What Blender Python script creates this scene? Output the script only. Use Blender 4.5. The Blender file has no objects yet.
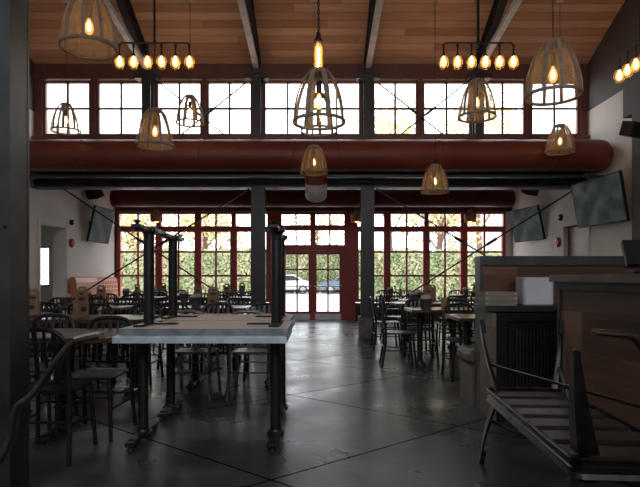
import bpy, math, random
from mathutils import Vector, Matrix
random.seed(7)
SC = bpy.context.scene
COL = SC.collection
PI = math.pi

# ------------------------------------------------------------------ camera, world, lights, exposure
cam_d = bpy.data.cameras.new('camera')
cam = bpy.data.objects.new('camera', cam_d)
COL.objects.link(cam)
cam.location = (0, 0, 1.15)
cam.rotation_euler = (PI / 2, 0, 0)
cam_d.sensor_width = 36
cam_d.lens = 36 * 530 / 640
cam_d.shift_y = 34.5 / 640
cam_d.clip_start = 0.05
cam_d.clip_end = 300
SC.camera = cam

SC.view_settings.view_transform = 'Standard'
SC.view_settings.look = 'None'
SC.view_settings.gamma = 1
SC.view_settings.use_curve_mapping = False
SC.view_settings.exposure = 0.33

world = bpy.data.worlds.new('overcast_sky')
SC.world = world
world.use_nodes = True
wn = world.node_tree
wn.nodes.clear()
wo = wn.nodes.new('ShaderNodeOutputWorld')
wb = wn.nodes.new('ShaderNodeBackground')
wt = wn.nodes.new('ShaderNodeTexCoord')
wnz = wn.nodes.new('ShaderNodeTexNoise')
wnz.inputs['Scale'].default_value = 3
wcr = wn.nodes.new('ShaderNodeValToRGB')
wcr.color_ramp.elements[0].color = (0.82, 0.89, 1.0, 1)
wcr.color_ramp.elements[1].color = (0.92, 0.95, 1.0, 1)
wn.links.new(wt.outputs['Generated'], wnz.inputs['Vector'])
wn.links.new(wnz.outputs['Fac'], wcr.inputs['Fac'])
wn.links.new(wcr.outputs['Color'], wb.inputs['Color'])
wb.inputs['Strength'].default_value = 5.0
wn.links.new(wb.outputs['Background'], wo.inputs['Surface'])

def portal(name, loc, rot, sx, sy):
    """portal: only guides sampling of the daylight coming through a real opening"""
    l = bpy.data.lights.new(name, 'AREA')
    l.shape = 'RECTANGLE'; l.size = sx; l.size_y = sy
    l.cycles.is_portal = True
    o = bpy.data.objects.new(name, l)
    o.location = loc; o.rotation_euler = rot
    COL.objects.link(o)
portal('daylight_back', (-0.2, 14.45, 1.75), (-PI / 2, 0, 0), 10.4, 2.4)
portal('daylight_clerestory', (-0.15, 10.5, 4.43), (-PI / 2, 0, 0), 10.6, 1.15)
portal('daylight_rear', (0, -3.6, 4.1), (PI / 2, 0, 0), 8.0, 1.6)

# ------------------------------------------------------------------ material helpers
def new_mat(name):
    m = bpy.data.materials.new(name)
    m.use_nodes = True
    nt = m.node_tree
    b = nt.nodes['Principled BSDF']
    return m, nt, b

def setc(b, col, rough, metal=0.0, spec=0.5):
    b.inputs['Base Color'].default_value = (*col, 1)
    b.inputs['Roughness'].default_value = rough
    b.inputs['Metallic'].default_value = metal
    b.inputs['Specular IOR Level'].default_value = spec

def noisy(name, c1, c2, scale=6, rough=(0.4, 0.6), metal=0.0, bump=0.0, stretch=(1, 1, 1), detail=4, spec=0.5):
    """two-tone noise material"""
    m, nt, b = new_mat(name)
    setc(b, c1, rough[0], metal, spec)
    tc = nt.nodes.new('ShaderNodeTexCoord')
    mp = nt.nodes.new('ShaderNodeMapping'); mp.inputs['Scale'].default_value = stretch
    nz = nt.nodes.new('ShaderNodeTexNoise'); nz.inputs['Scale'].default_value = scale; nz.inputs['Detail'].default_value = detail
    cr = nt.nodes.new('ShaderNodeValToRGB')
    cr.color_ramp.elements[0].position = 0.35; cr.color_ramp.elements[1].position = 0.65
    cr.color_ramp.elements[0].color = (*c1, 1); cr.color_ramp.elements[1].color = (*c2, 1)
    mr = nt.nodes.new('ShaderNodeMapRange'); mr.inputs['To Min'].default_value = rough[0]; mr.inputs['To Max'].default_value = rough[1]
    L = nt.links.new
    L(tc.outputs['Object'], mp.inputs['Vector']); L(mp.outputs['Vector'], nz.inputs['Vector'])
    L(nz.outputs['Fac'], cr.inputs['Fac']); L(cr.outputs['Color'], b.inputs['Base Color'])
    L(nz.outputs['Fac'], mr.inputs['Value']); L(mr.outputs['Result'], b.inputs['Roughness'])
    if bump:
        bp = nt.nodes.new('ShaderNodeBump'); bp.inputs['Strength'].default_value = bump; bp.inputs['Distance'].default_value = 0.01
        L(nz.outputs['Fac'], bp.inputs['Height']); L(bp.outputs['Normal'], b.inputs['Normal'])
    return m

def planks(name, axis, width, along, c1, c2, rough=0.5, joint=0.03, spec=0.5, gloss_var=0.1):
    """boards: `axis` is the coordinate across the boards, `along` the one along them"""
    m, nt, b = new_mat(name)
    setc(b, c1, rough, 0, spec)
    L = nt.links.new
    tc = nt.nodes.new('ShaderNodeTexCoord')
    sp = nt.nodes.new('ShaderNodeSeparateXYZ'); L(tc.outputs['Object'], sp.inputs['Vector'])
    dv = nt.nodes.new('ShaderNodeMath'); dv.operation = 'DIVIDE'; dv.inputs[1].default_value = width
    L(sp.outputs[axis], dv.inputs[0])
    fl = nt.nodes.new('ShaderNodeMath'); fl.operation = 'FLOOR'; L(dv.outputs[0], fl.inputs[0])
    fr = nt.nodes.new('ShaderNodeMath'); fr.operation = 'FRACT'; L(dv.outputs[0], fr.inputs[0])
    # staggered board ends
    off = nt.nodes.new('ShaderNodeMath'); off.operation = 'MULTIPLY'; off.inputs[1].default_value = 1.37; L(fl.outputs[0], off.inputs[0])
    al = nt.nodes.new('ShaderNodeMath'); al.operation = 'MULTIPLY_ADD'; al.inputs[1].default_value = 0.45
    L(sp.outputs[along], al.inputs[0]); L(off.outputs[0], al.inputs[2])
    al2 = nt.nodes.new('ShaderNodeMath'); al2.operation = 'FLOOR'; L(al.outputs[0], al2.inputs[0])
    cb = nt.nodes.new('ShaderNodeCombineXYZ'); L(fl.outputs[0], cb.inputs[0]); L(al2.outputs[0], cb.inputs[1])
    wnz = nt.nodes.new('ShaderNodeTexWhiteNoise'); L(cb.outputs[0], wnz.inputs['Vector'])
    mp = nt.nodes.new('ShaderNodeMapping')
    sc = [14, 14, 14]; sc['XYZ'.index(along)] = 1.2
    mp.inputs['Scale'].default_value = sc
    L(tc.outputs['Object'], mp.inputs['Vector'])
    addv = nt.nodes.new('ShaderNodeVectorMath'); addv.operation = 'ADD'
    L(mp.outputs['Vector'], addv.inputs[0]); L(wnz.outputs['Color'], addv.inputs[1])
    nz = nt.nodes.new('ShaderNodeTexNoise'); nz.inputs['Scale'].default_value = 1.5; nz.inputs['Detail'].default_value = 6
    L(addv.outputs[0], nz.inputs['Vector'])
    mx = nt.nodes.new('ShaderNodeMath'); mx.operation = 'ADD'; L(nz.outputs['Fac'], mx.inputs[0]); L(wnz.outputs['Value'], mx.inputs[1])
    hf = nt.nodes.new('ShaderNodeMath'); hf.operation = 'MULTIPLY'; hf.inputs[1].default_value = 0.5; L(mx.outputs[0], hf.inputs[0])
    cr = nt.nodes.new('ShaderNodeValToRGB')
    cr.color_ramp.elements[0].position = 0.3; cr.color_ramp.elements[1].position = 0.72
    cr.color_ramp.elements[0].color = (*c1, 1); cr.color_ramp.elements[1].color = (*c2, 1)
    L(hf.outputs[0], cr.inputs['Fac'])
    # joints
    lt = nt.nodes.new('ShaderNodeMath'); lt.operation = 'LESS_THAN'; lt.inputs[1].default_value = joint; L(fr.outputs[0], lt.inputs[0])
    mc = nt.nodes.new('ShaderNodeMixRGB'); mc.blend_type = 'MIX'
    L(lt.outputs[0], mc.inputs['Fac']); L(cr.outputs['Color'], mc.inputs['Color1'])
    mc.inputs['Color2'].default_value = (c1[0] * 0.3, c1[1] * 0.3, c1[2] * 0.3, 1)
    L(mc.outputs['Color'], b.inputs['Base Color'])
    mr = nt.nodes.new('ShaderNodeMapRange'); mr.inputs['To Min'].default_value = rough - gloss_var; mr.inputs['To Max'].default_value = rough + gloss_var
    L(nz.outputs['Fac'], mr.inputs['Value']); L(mr.outputs['Result'], b.inputs['Roughness'])
    bp = nt.nodes.new('ShaderNodeBump'); bp.inputs['Strength'].default_value = 0.25; bp.inputs['Distance'].default_value = 0.004
    L(nz.outputs['Fac'], bp.inputs['Height']); L(bp.outputs['Normal'], b.inputs['Normal'])
    return m

def emis(name, col, strength):
    m = bpy.data.materials.new(name); m.use_nodes = True
    nt = m.node_tree; nt.nodes.clear()
    e = nt.nodes.new('ShaderNodeEmission'); e.inputs['Color'].default_value = (*col, 1); e.inputs['Strength'].default_value = strength
    o = nt.nodes.new('ShaderNodeOutputMaterial'); nt.links.new(e.outputs[0], o.inputs['Surface'])
    return m

def see_through(name, col, opacity, rough=0.7, gloss=False):
    """thin glass or fine gauze: mixes clear and surface"""
    m = bpy.data.materials.new(name); m.use_nodes = True
    nt = m.node_tree; nt.nodes.clear()
    t = nt.nodes.new('ShaderNodeBsdfTransparent')
    if gloss:
        d = nt.nodes.new('ShaderNodeBsdfGlossy'); d.inputs['Roughness'].default_value = rough
    else:
        d = nt.nodes.new('ShaderNodeBsdfDiffuse')
    d.inputs['Color'].default_value = (*col, 1)
    mx = nt.nodes.new('ShaderNodeMixShader'); mx.inputs['Fac'].default_value = opacity
    o = nt.nodes.new('ShaderNodeOutputMaterial')
    nt.links.new(t.outputs[0], mx.inputs[1]); nt.links.new(d.outputs[0], mx.inputs[2]); nt.links.new(mx.outputs[0], o.inputs['Surface'])
    return m

def gauze(name, col, col2):
    """woven mesh: threads and holes from object coordinates (angle and height)"""
    m = bpy.data.materials.new(name); m.use_nodes = True
    nt = m.node_tree; nt.nodes.clear()
    L = nt.links.new
    tc = nt.nodes.new('ShaderNodeTexCoord')
    nz = nt.nodes.new('ShaderNodeTexNoise'); nz.inputs['Scale'].default_value = 160; nz.inputs['Detail'].default_value = 1
    L(tc.outputs['Object'], nz.inputs['Vector'])
    mr = nt.nodes.new('ShaderNodeMapRange'); mr.inputs['From Min'].default_value = .35; mr.inputs['From Max'].default_value = .65
    mr.inputs['To Min'].default_value = .22; mr.inputs['To Max'].default_value = .62
    L(nz.outputs['Fac'], mr.inputs['Value'])
    t = nt.nodes.new('ShaderNodeBsdfTransparent')
    d = nt.nodes.new('ShaderNodeBsdfDiffuse'); d.inputs['Color'].default_value = (*col, 1)
    tl = nt.nodes.new('ShaderNodeBsdfTranslucent'); tl.inputs['Color'].default_value = (*col2, 1)
    m1 = nt.nodes.new('ShaderNodeMixShader'); m1.inputs['Fac'].default_value = .4
    L(d.outputs[0], m1.inputs[1]); L(tl.outputs[0], m1.inputs[2])
    mx = nt.nodes.new('ShaderNodeMixShader'); L(mr.outputs[0], mx.inputs['Fac'])
    o = nt.nodes.new('ShaderNodeOutputMaterial')
    L(t.outputs[0], mx.inputs[1]); L(m1.outputs[0], mx.inputs[2]); L(mx.outputs[0], o.inputs['Surface'])
    return m

M = {}
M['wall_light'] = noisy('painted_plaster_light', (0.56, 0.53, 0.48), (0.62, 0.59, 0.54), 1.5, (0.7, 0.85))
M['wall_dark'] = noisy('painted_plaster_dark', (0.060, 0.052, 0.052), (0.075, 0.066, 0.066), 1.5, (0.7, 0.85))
M['ceiling_wood'] = planks('ceiling_boards', 'Y', 0.15, 'X', (0.42, 0.21, 0.115), (0.70, 0.41, 0.24), 0.5, 0.05)
M['counter_wood'] = planks('reclaimed_boards', 'Z', 0.235, 'Y', (0.035, 0.019, 0.012), (0.20, 0.115, 0.070), 0.42, 0.012, gloss_var=.15)
M['halfwall_wood'] = planks('walnut_boards', 'Z', 0.235, 'X', (0.06, 0.024, 0.012), (0.24, 0.105, 0.050), 0.38, 0.015)
M['side_wood'] = planks('weathered_boards', 'Z', 0.25, 'Y', (0.10, 0.075, 0.05), (0.19, 0.15, 0.10), 0.5, 0.015)
M['table_wood'] = noisy('lacquered_table_wood', (0.055, 0.030, 0.018), (0.11, 0.058, 0.032), 3, (0.22, 0.36), stretch=(1, 12, 1))
M['plywood'] = noisy('raw_plywood', (0.60, 0.50, 0.41), (0.70, 0.59, 0.49), 4, (0.6, 0.75), stretch=(1, 8, 1))
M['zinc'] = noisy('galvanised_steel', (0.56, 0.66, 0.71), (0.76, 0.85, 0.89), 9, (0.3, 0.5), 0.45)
M['zinc_shaded'] = noisy('shaded_galvanised_steel', (0.20, 0.25, 0.28), (0.36, 0.42, 0.45), 9, (0.3, 0.5), 0.55)  # copy of the galvanised edging with its dimmer reflection put into the colour
M['steel_dark'] = noisy('painted_dark_steel', (0.018, 0.019, 0.022), (0.030, 0.031, 0.034), 5, (0.35, 0.5), 0.0)
M['steel_post'] = noisy('mill_steel', (0.035, 0.038, 0.040), (0.075, 0.078, 0.080), 3, (0.32, 0.5), 0.55)
M['cast_iron'] = noisy('black_cast_iron', (0.010, 0.011, 0.013), (0.018, 0.019, 0.021), 20, (0.3, 0.45), 0.1)
M['chair_metal'] = noisy('gunmetal_chair', (0.016, 0.017, 0.020), (0.032, 0.034, 0.037), 25, (0.26, 0.42), 0.35)
M['chair_bright'] = noisy('worn_aluminium_chair', (0.16, 0.165, 0.17), (0.28, 0.29, 0.30), 25, (0.25, 0.42), 0.8)
M['bench_metal'] = noisy('lacquered_raw_steel', (0.012, 0.011, 0.010), (0.034, 0.030, 0.027), 12, (0.22, 0.38), 0.7)
M['bench_wood'] = noisy('bench_slat_wood', (0.014, 0.009, 0.007), (0.040, 0.026, 0.019), 4, (0.4, 0.55), stretch=(1, 10, 1))
M['red_frame'] = noisy('red_painted_frame', (0.33, 0.032, 0.022), (0.38, 0.042, 0.028), 4, (0.4, 0.5))
M['brown_frame'] = noisy('red_brown_frame', (0.11, 0.035, 0.021), (0.15, 0.048, 0.029), 4, (0.4, 0.55))
M['header'] = noisy('oxblood_header', (0.055, 0.014, 0.011), (0.07, 0.018, 0.014), 3, (0.5, 0.6))
M['duct_red'] = noisy('red_duct_paint', (0.125, 0.023, 0.015), (0.165, 0.031, 0.019), 2, (0.42, 0.55), 0.0)
M['duct_grey'] = noisy('bare_duct', (0.40, 0.39, 0.40), (0.5, 0.49, 0.5), 5, (0.45, 0.6))
M['concrete'] = noisy('plinth_concrete', (0.13, 0.13, 0.125), (0.2, 0.2, 0.19), 8, (0.6, 0.8), bump=.2)
M['kick'] = noisy('steel_kick_plate', (0.36, 0.36, 0.36), (0.46, 0.46, 0.46), 5, (0.3, 0.45), 0.7)
M['glass'] = see_through('window_glass', (0.9, 0.95, 1.0), 0.06, 0.02, True)
M['black_plastic'] = noisy('black_plastic', (0.010, 0.010, 0.011), (0.015, 0.015, 0.016), 10, (0.45, 0.6), spec=.2)
M['white_plastic'] = noisy('white_plastic', (0.55, 0.56, 0.60), (0.60, 0.61, 0.65), 5, (0.4, 0.5))
M['red_plastic'] = noisy('red_plastic', (0.30, 0.015, 0.02), (0.34, 0.02, 0.025), 10, (0.35, 0.5))
M['orange_vinyl'] = noisy('rust_orange_vinyl', (0.42, 0.14, 0.07), (0.50, 0.18, 0.09), 8, (0.4, 0.55))
M['grey_vinyl'] = noisy('grey_brown_vinyl', (0.10, 0.085, 0.075), (0.13, 0.11, 0.10), 8, (0.4, 0.55))
M['kraft'] = noisy('kraft_board', (0.24, 0.15, 0.095), (0.32, 0.21, 0.135), 9, (0.65, 0.8))
M['kraft_print'] = noisy('kraft_dark_print', (0.035, 0.02, 0.012), (0.05, 0.03, 0.02), 9, (0.65, 0.8))
M['paper'] = noisy('napkin_paper', (0.50, 0.46, 0.45), (0.62, 0.57, 0.56), 12, (0.8, 0.9))
M['rib_wood'] = noisy('whitewashed_cane', (0.20, 0.155, 0.12), (0.32, 0.26, 0.20), 18, (0.6, 0.8))
M['gauze'] = gauze('burlap_gauze', (0.36, 0.27, 0.18), (0.55, 0.38, 0.22))
def m_bulb():
    m = bpy.data.materials.new('glowing_bulb_glass'); m.use_nodes = True
    nt = m.node_tree; nt.nodes.clear()
    t = nt.nodes.new('ShaderNodeBsdfTransparent'); e = nt.nodes.new('ShaderNodeEmission')
    e.inputs['Color'].default_value = (1.0, .40, .08, 1); e.inputs['Strength'].default_value = 3.2
    mx = nt.nodes.new('ShaderNodeMixShader'); mx.inputs['Fac'].default_value = .42
    o = nt.nodes.new('ShaderNodeOutputMaterial')
    nt.links.new(t.outputs[0], mx.inputs[1]); nt.links.new(e.outputs[0], mx.inputs[2]); nt.links.new(mx.outputs[0], o.inputs['Surface'])
    return m
M['bulb'] = m_bulb()
M['filament'] = emis('bright_filament', (1.0, .62, .22), 60)
M['bulb_soft'] = emis('warm_glass_glow', (1.0, 0.42, 0.08), 3.2)
M['amber_glass'] = see_through('amber_glass', (1.0, 0.65, 0.3), 0.12, 0.08, True)
M['brass'] = noisy('aged_brass', (0.30, 0.18, 0.08), (0.42, 0.27, 0.12), 25, (0.3, 0.45), 0.9)
M['bottle_glass'] = see_through('clear_bottle', (0.8, 0.85, 0.9), 0.35, 0.05, True)
M['ketchup'] = noisy('red_sauce', (0.30, 0.02, 0.015), (0.34, 0.025, 0.02), 8, (0.2, 0.3))
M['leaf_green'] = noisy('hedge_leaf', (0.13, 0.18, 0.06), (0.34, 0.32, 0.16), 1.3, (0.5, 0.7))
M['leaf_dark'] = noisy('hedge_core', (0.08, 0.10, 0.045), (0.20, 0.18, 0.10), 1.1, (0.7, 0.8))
M['leaf_autumn'] = noisy('autumn_leaf', (0.42, 0.42, 0.15), (0.66, 0.50, 0.22), 0.7, (0.5, 0.7))
M['bark'] = noisy('tree_bark', (0.13, 0.065, 0.045), (0.20, 0.11, 0.08), 6, (0.8, 0.9), stretch=(4, 4, 1))
M['car_white'] = noisy('white_car_paint', (0.6, 0.62, 0.66), (0.64, 0.66, 0.7), 1, (0.15, 0.2))
M['car_blue'] = noisy('slate_car_paint', (0.10, 0.14, 0.20), (0.12, 0.16, 0.22), 1, (0.15, 0.2))
M['tyre'] = noisy('tyre_rubber', (0.012, 0.012, 0.012), (0.02, 0.02, 0.02), 20, (0.7, 0.8))
M['car_glass'] = noisy('dark_car_glass', (0.03, 0.035, 0.04), (0.04, 0.045, 0.05), 2, (0.05, 0.1))
M['house'] = noisy('pale_rendered_wall', (0.5, 0.45, 0.38), (0.56, 0.5, 0.42), 2, (0.8, 0.9))
M['roof'] = noisy('brown_roof_shingle', (0.25, 0.10, 0.06), (0.35, 0.15, 0.09), 10, (0.8, 0.9))

def m_floor():
    m, nt, b = new_mat('polished_concrete')
    L = nt.links.new
    tc = nt.nodes.new('ShaderNodeTexCoord')
    def math_(op, a, bb=None, v=None):
        n = nt.nodes.new('ShaderNodeMath'); n.operation = op
        L(a, n.inputs[0])
        if bb is not None: L(bb, n.inputs[1])
        if v is not None: n.inputs[1].default_value = v
        return n.outputs[0]
    def joint(nx, ny, off, step):
        d = nt.nodes.new('ShaderNodeVectorMath'); d.operation = 'DOT_PRODUCT'
        L(tc.outputs['Object'], d.inputs[0]); d.inputs[1].default_value = (nx, ny, 0)
        a = math_('ADD', d.outputs['Value'], v=-off + 100 * step + step / 2)
        a = math_('MODULO', a, v=step)
        a = math_('SUBTRACT', a, v=step / 2)
        a = math_('ABSOLUTE', a)
        return math_('LESS_THAN', a, v=0.007)
    j1 = joint(-.629, .777, 2.52, 1.72)
    j2 = joint(.629, .777, 3.87, 1.70)
    j = math_('MAXIMUM', j1, j2)
    n1 = nt.nodes.new('ShaderNodeTexNoise'); n1.inputs['Scale'].default_value = 0.9; n1.inputs['Detail'].default_value = 8; n1.inputs['Roughness'].default_value = .62
    n2 = nt.nodes.new('ShaderNodeTexNoise'); n2.inputs['Scale'].default_value = 1.6; n2.inputs['Detail'].default_value = 5; n2.inputs['Distortion'].default_value = .4
    L(tc.outputs['Object'], n1.inputs['Vector']); L(tc.outputs['Object'], n2.inputs['Vector'])
    cr = nt.nodes.new('ShaderNodeValToRGB')
    e = cr.color_ramp.elements
    e[0].position = .34; e[0].color = (0.022, 0.025, 0.030, 1)
    e[1].position = .66; e[1].color = (0.14, 0.15, 0.155, 1)
    mid = cr.color_ramp.elements.new(.52); mid.color = (0.054, 0.060, 0.068, 1)
    L(n1.outputs['Fac'], cr.inputs['Fac'])
    mc = nt.nodes.new('ShaderNodeMixRGB'); mc.blend_type = 'MIX'; mc.inputs['Color2'].default_value = (.004, .004, .004, 1)
    L(j, mc.inputs['Fac']); L(cr.outputs['Color'], mc.inputs['Color1'])
    L(mc.outputs['Color'], b.inputs['Base Color'])
    mr = nt.nodes.new('ShaderNodeMapRange'); mr.inputs['From Min'].default_value = .3; mr.inputs['From Max'].default_value = .7
    mr.inputs['To Min'].default_value = .24; mr.inputs['To Max'].default_value = .40
    mixn = nt.nodes.new('ShaderNodeMixRGB'); mixn.inputs['Fac'].default_value = .5
    L(n1.outputs['Color'], mixn.inputs['Color1']); L(n2.outputs['Color'], mixn.inputs['Color2'])
    L(n2.outputs['Fac'], mr.inputs['Value']); L(mr.outputs['Result'], b.inputs['Roughness'])
    bp = nt.nodes.new('ShaderNodeBump'); bp.inputs['Strength'].default_value = .12; bp.inputs['Distance'].default_value = .01
    jm = nt.nodes.new('ShaderNodeMath'); jm.operation = 'SUBTRACT'; jm.inputs[0].default_value = 1; L(j, jm.inputs[1])
    L(jm.outputs[0], bp.inputs['Height']); L(bp.outputs['Normal'], b.inputs['Normal'])
    sm_ = nt.nodes.new('ShaderNodeMath'); sm_.operation = 'MULTIPLY'; sm_.inputs[1].default_value = .5; L(jm.outputs[0], sm_.inputs[0]); L(sm_.outputs[0], b.inputs['Specular IOR Level'])
    return m
M['floor'] = m_floor()

def m_plaid():
    m, nt, b = new_mat('orange_plaid_fabric')
    L = nt.links.new
    tc = nt.nodes.new('ShaderNodeTexCoord'); sp = nt.nodes.new('ShaderNodeSeparateXYZ'); L(tc.outputs['Object'], sp.inputs['Vector'])
    outs = []
    for ax in ('Y', 'Z'):
        f = nt.nodes.new('ShaderNodeMath'); f.operation = 'PINGPONG'; f.inputs[1].default_value = .055; L(sp.outputs[ax], f.inputs[0])
        g = nt.nodes.new('ShaderNodeMath'); g.operation = 'LESS_THAN'; g.inputs[1].default_value = .016; L(f.outputs[0], g.inputs[0])
        outs.append(g.outputs[0])
    mx = nt.nodes.new('ShaderNodeMath'); mx.operation = 'ADD'; L(outs[0], mx.inputs[0]); L(outs[1], mx.inputs[1])
    hf = nt.nodes.new('ShaderNodeMath'); hf.operation = 'MULTIPLY'; hf.inputs[1].default_value = .5; L(mx.outputs[0], hf.inputs[0])
    cr = nt.nodes.new('ShaderNodeValToRGB'); cr.color_ramp.elements[0].color = (.45, .15, .07, 1); cr.color_ramp.elements[1].color = (.75, .55, .42, 1)
    L(hf.outputs[0], cr.inputs['Fac']); L(cr.outputs['Color'], b.inputs['Base Color'])
    b.inputs['Roughness'].default_value = .8
    return m
M['plaid'] = m_plaid()

def m_screen():
    m, nt, b = new_mat('dark_screen_reflections')
    setc(b, (.012, .015, .016), .28, 0, .12)
    tc = nt.nodes.new('ShaderNodeTexCoord')
    nz = nt.nodes.new('ShaderNodeTexNoise'); nz.inputs['Scale'].default_value = 3.5; nz.inputs['Detail'].default_value = 3
    cr = nt.nodes.new('ShaderNodeValToRGB'); cr.color_ramp.elements[0].position = .4; cr.color_ramp.elements[1].position = .7
    cr.color_ramp.elements[0].color = (.02, .035, .035, 1); cr.color_ramp.elements[1].color = (.12, .15, .14, 1)
    nt.links.new(tc.outputs['Object'], nz.inputs['Vector']); nt.links.new(nz.outputs['Fac'], cr.inputs['Fac'])
    nt.links.new(cr.outputs['Color'], b.inputs['Emission Color'])
    b.inputs['Emission Strength'].default_value = .22  # faint mottled glow stands in for reflections on the dark screen
    return m
M['screen'] = m_screen()

# ------------------------------------------------------------------ mesh helpers
class MB:
    def __init__(s):
        s.v = []; s.f = []; s.sm = []; s.mi = []; s.cur = 0
    def add(s, vs, fs, smooth=False):
        n = len(s.v)
        s.v += [tuple(p) for p in vs]
        s.f += [tuple(i + n for i in f) for f in fs]
        s.sm += [smooth] * len(fs); s.mi += [s.cur] * len(fs)
    def mat(s, i): s.cur = i; return s
    def box(s, x0, x1, y0, y1, z0, z1):
        vs = [(x, y, z) for x in (x0, x1) for y in (y0, y1) for z in (z0, z1)]
        s.add(vs, [(0, 1, 3, 2), (4, 6, 7, 5), (0, 4, 5, 1), (2, 3, 7, 6), (0, 2, 6, 4), (1, 5, 7, 3)])
        return s
    def obox(s, c, sx, sy, sz, rot):
        c = Vector(c)
        vs = [c + rot @ Vector((x * sx / 2, y * sy / 2, z * sz / 2)) for x in (-1, 1) for y in (-1, 1) for z in (-1, 1)]
        s.add(vs, [(0, 1, 3, 2), (4, 6, 7, 5), (0, 4, 5, 1), (2, 3, 7, 6), (0, 2, 6, 4), (1, 5, 7, 3)])
        return s
    def prism(s, pts, z0, z1, smooth=False):
        n = len(pts)
        vs = [(x, y, z0) for x, y in pts] + [(x, y, z1) for x, y in pts]
        fs = [tuple(range(n))[::-1], tuple(range(n, 2 * n))]
        s.add(vs, fs)
        s.add(vs, [(i, (i + 1) % n, (i + 1) % n + n, i + n) for i in range(n)], smooth)
        return s
    def rbox(s, x0, x1, y0, y1, z0, z1, r=.02, seg=4, e=.004):
        """box with rounded vertical corners and a small top/bottom chamfer"""
        def ring(g, z):
            P = []
            for cx, cy, a0 in ((x1 - r, y1 - r, 0), (x0 + r, y1 - r, 90), (x0 + r, y0 + r, 180), (x1 - r, y0 + r, 270)):
                for k in range(seg + 1):
                    a = math.radians(a0 + 90 * k / seg)
                    P.append((cx + (r - g) * math.cos(a), cy + (r - g) * math.sin(a), z))
            return P
        R = [ring(e, z0), ring(0, z0 + e), ring(0, z1 - e), ring(e, z1)]
        n = len(R[0]); vs = sum(R, [])
        fs = [tuple(range(n))[::-1], tuple(range(3 * n, 4 * n))]
        for k in range(3):
            fs += [(k * n + i, k * n + (i + 1) % n, (k + 1) * n + (i + 1) % n, (k + 1) * n + i) for i in range(n)]
        s.add(vs, fs)
        return s
    def lathe(s, prof, c=(0, 0, 0), seg=20, axis='Z', cap=True):
        """prof: list of (radius, height)"""
        vs = []
        for r, h in prof:
            for k in range(seg):
                a = 2 * PI * k / seg
                p = (r * math.cos(a), r * math.sin(a), h)
                if axis == 'X': p = (h, p[0], p[1])
                elif axis == 'Y': p = (p[1], h, p[0])
                vs.append((p[0] + c[0], p[1] + c[1], p[2] + c[2]))
        fs = []
        for j in range(len(prof) - 1):
            fs += [(j * seg + k, j * seg + (k + 1) % seg, (j + 1) * seg + (k + 1) % seg, (j + 1) * seg + k) for k in range(seg)]
        s.add(vs, fs, True)
        if cap:
            n = len(prof) - 1
            s.add(vs, [tuple(range(seg))[::-1], tuple(range(n * seg, (n + 1) * seg))])
        return s
    def sweep(s, path, prof, smooth=True, up=None, closed=False, scales=None):
        """sweep a 2-D profile [(u,v)] along path; up fixes the v direction"""
        P = [Vector(p) for p in path]; n = len(P); m = len(prof)
        vs = []; prev = None
        for i in range(n):
            if closed: t = (P[(i + 1) % n] - P[i - 1])
            elif i == 0: t = P[1] - P[0]
            elif i == n - 1: t = P[-1] - P[-2]
            else: t = (P[i + 1] - P[i]).normalized() + (P[i] - P[i - 1]).normalized()
            t.normalize()
            if up is not None: u0 = Vector(up)
            elif prev is None: u0 = Vector((0, 0, 1)) if abs(t.z) < .9 else Vector((0, 1, 0))
            else: u0 = prev
            w = (u0 - t * u0.dot(t)).normalized(); prev = w
            sd = t.cross(w)
            k = scales[i] if scales else 1
            for a, b in prof: vs.append(P[i] + sd * a * k + w * b * k)
        fs = []
        for i in range(n if closed else n - 1):
            j = (i + 1) % n
            fs += [(i * m + k, i * m + (k + 1) % m, j * m + (k + 1) % m, j * m + k) for k in range(m)]
        s.add(vs, fs, smooth)
        if not closed:
            s.add(vs, [tuple(range(m))[::-1], tuple(range((n - 1) * m, n * m))])
        return s
    def tube(s, path, r, seg=8, closed=False, scales=None):
        return s.sweep(path, [(r * math.cos(2 * PI * k / seg), r * math.sin(2 * PI * k / seg)) for k in range(seg)], True, None, closed, scales)
    def bar(s, path, w, h, up=None):
        return s.sweep(path, [(-w / 2, -h / 2), (w / 2, -h / 2), (w / 2, h / 2), (-w / 2, h / 2)], False, up)
    def build(s, name, mats, parent=None, loc=None):
        me = bpy.data.meshes.new(name)
        me.from_pydata(s.v, [], s.f)
        me.polygons.foreach_set('use_smooth', s.sm)
        if not isinstance(mats, (list, tuple)): mats = [mats]
        for m in mats: me.materials.append(m)
        me.polygons.foreach_set('material_index', s.mi)
        me.update()
        o = bpy.data.objects.new(name, me)
        COL.objects.link(o)
        if parent: o.parent = parent
        if loc: o.location = loc
        return o

def tag(o, label, cat, group=None, kind=None):
    o['label'] = label; o['category'] = cat
    if group: o['group'] = group
    if kind: o['kind'] = kind
    return o
def struct(o, label=None):
    o['kind'] = 'structure'
    if label: o['label'] = label
    return o
def empty(name, loc=(0, 0, 0), rz=0):
    o = bpy.data.objects.new(name, None); COL.objects.link(o)
    o.location = loc; o.rotation_euler = (0, 0, rz); o.empty_display_size = .1
    return o
def copy_tree(o, parent=None):
    c = o.copy(); COL.objects.link(c); c.parent = parent
    for ch in list(o.children): copy_tree(ch, c)
    return c
def arc(cx, cy, r, a0, a1, n):
    return [(cx + r * math.cos(math.radians(a0 + (a1 - a0) * k / n)), cy + r * math.sin(math.radians(a0 + (a1 - a0) * k / n))) for k in range(n + 1)]
def smooth_path(pts, n=6):
    """Catmull-Rom through points"""
    P = [Vector(p) for p in pts]; P = [2 * P[0] - P[1]] + P + [2 * P[-1] - P[-2]]
    out = []
    for i in range(1, len(P) - 2):
        a, b, c, d = P[i - 1:i + 3]
        for k in range(n):
            t = k / n
            out.append(.5 * ((2 * b) + (c - a) * t + (2 * a - 5 * b + 4 * c - d) * t * t + (3 * b - a - 3 * c + d) * t ** 3))
    out.append(P[-2])
    return out

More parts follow.
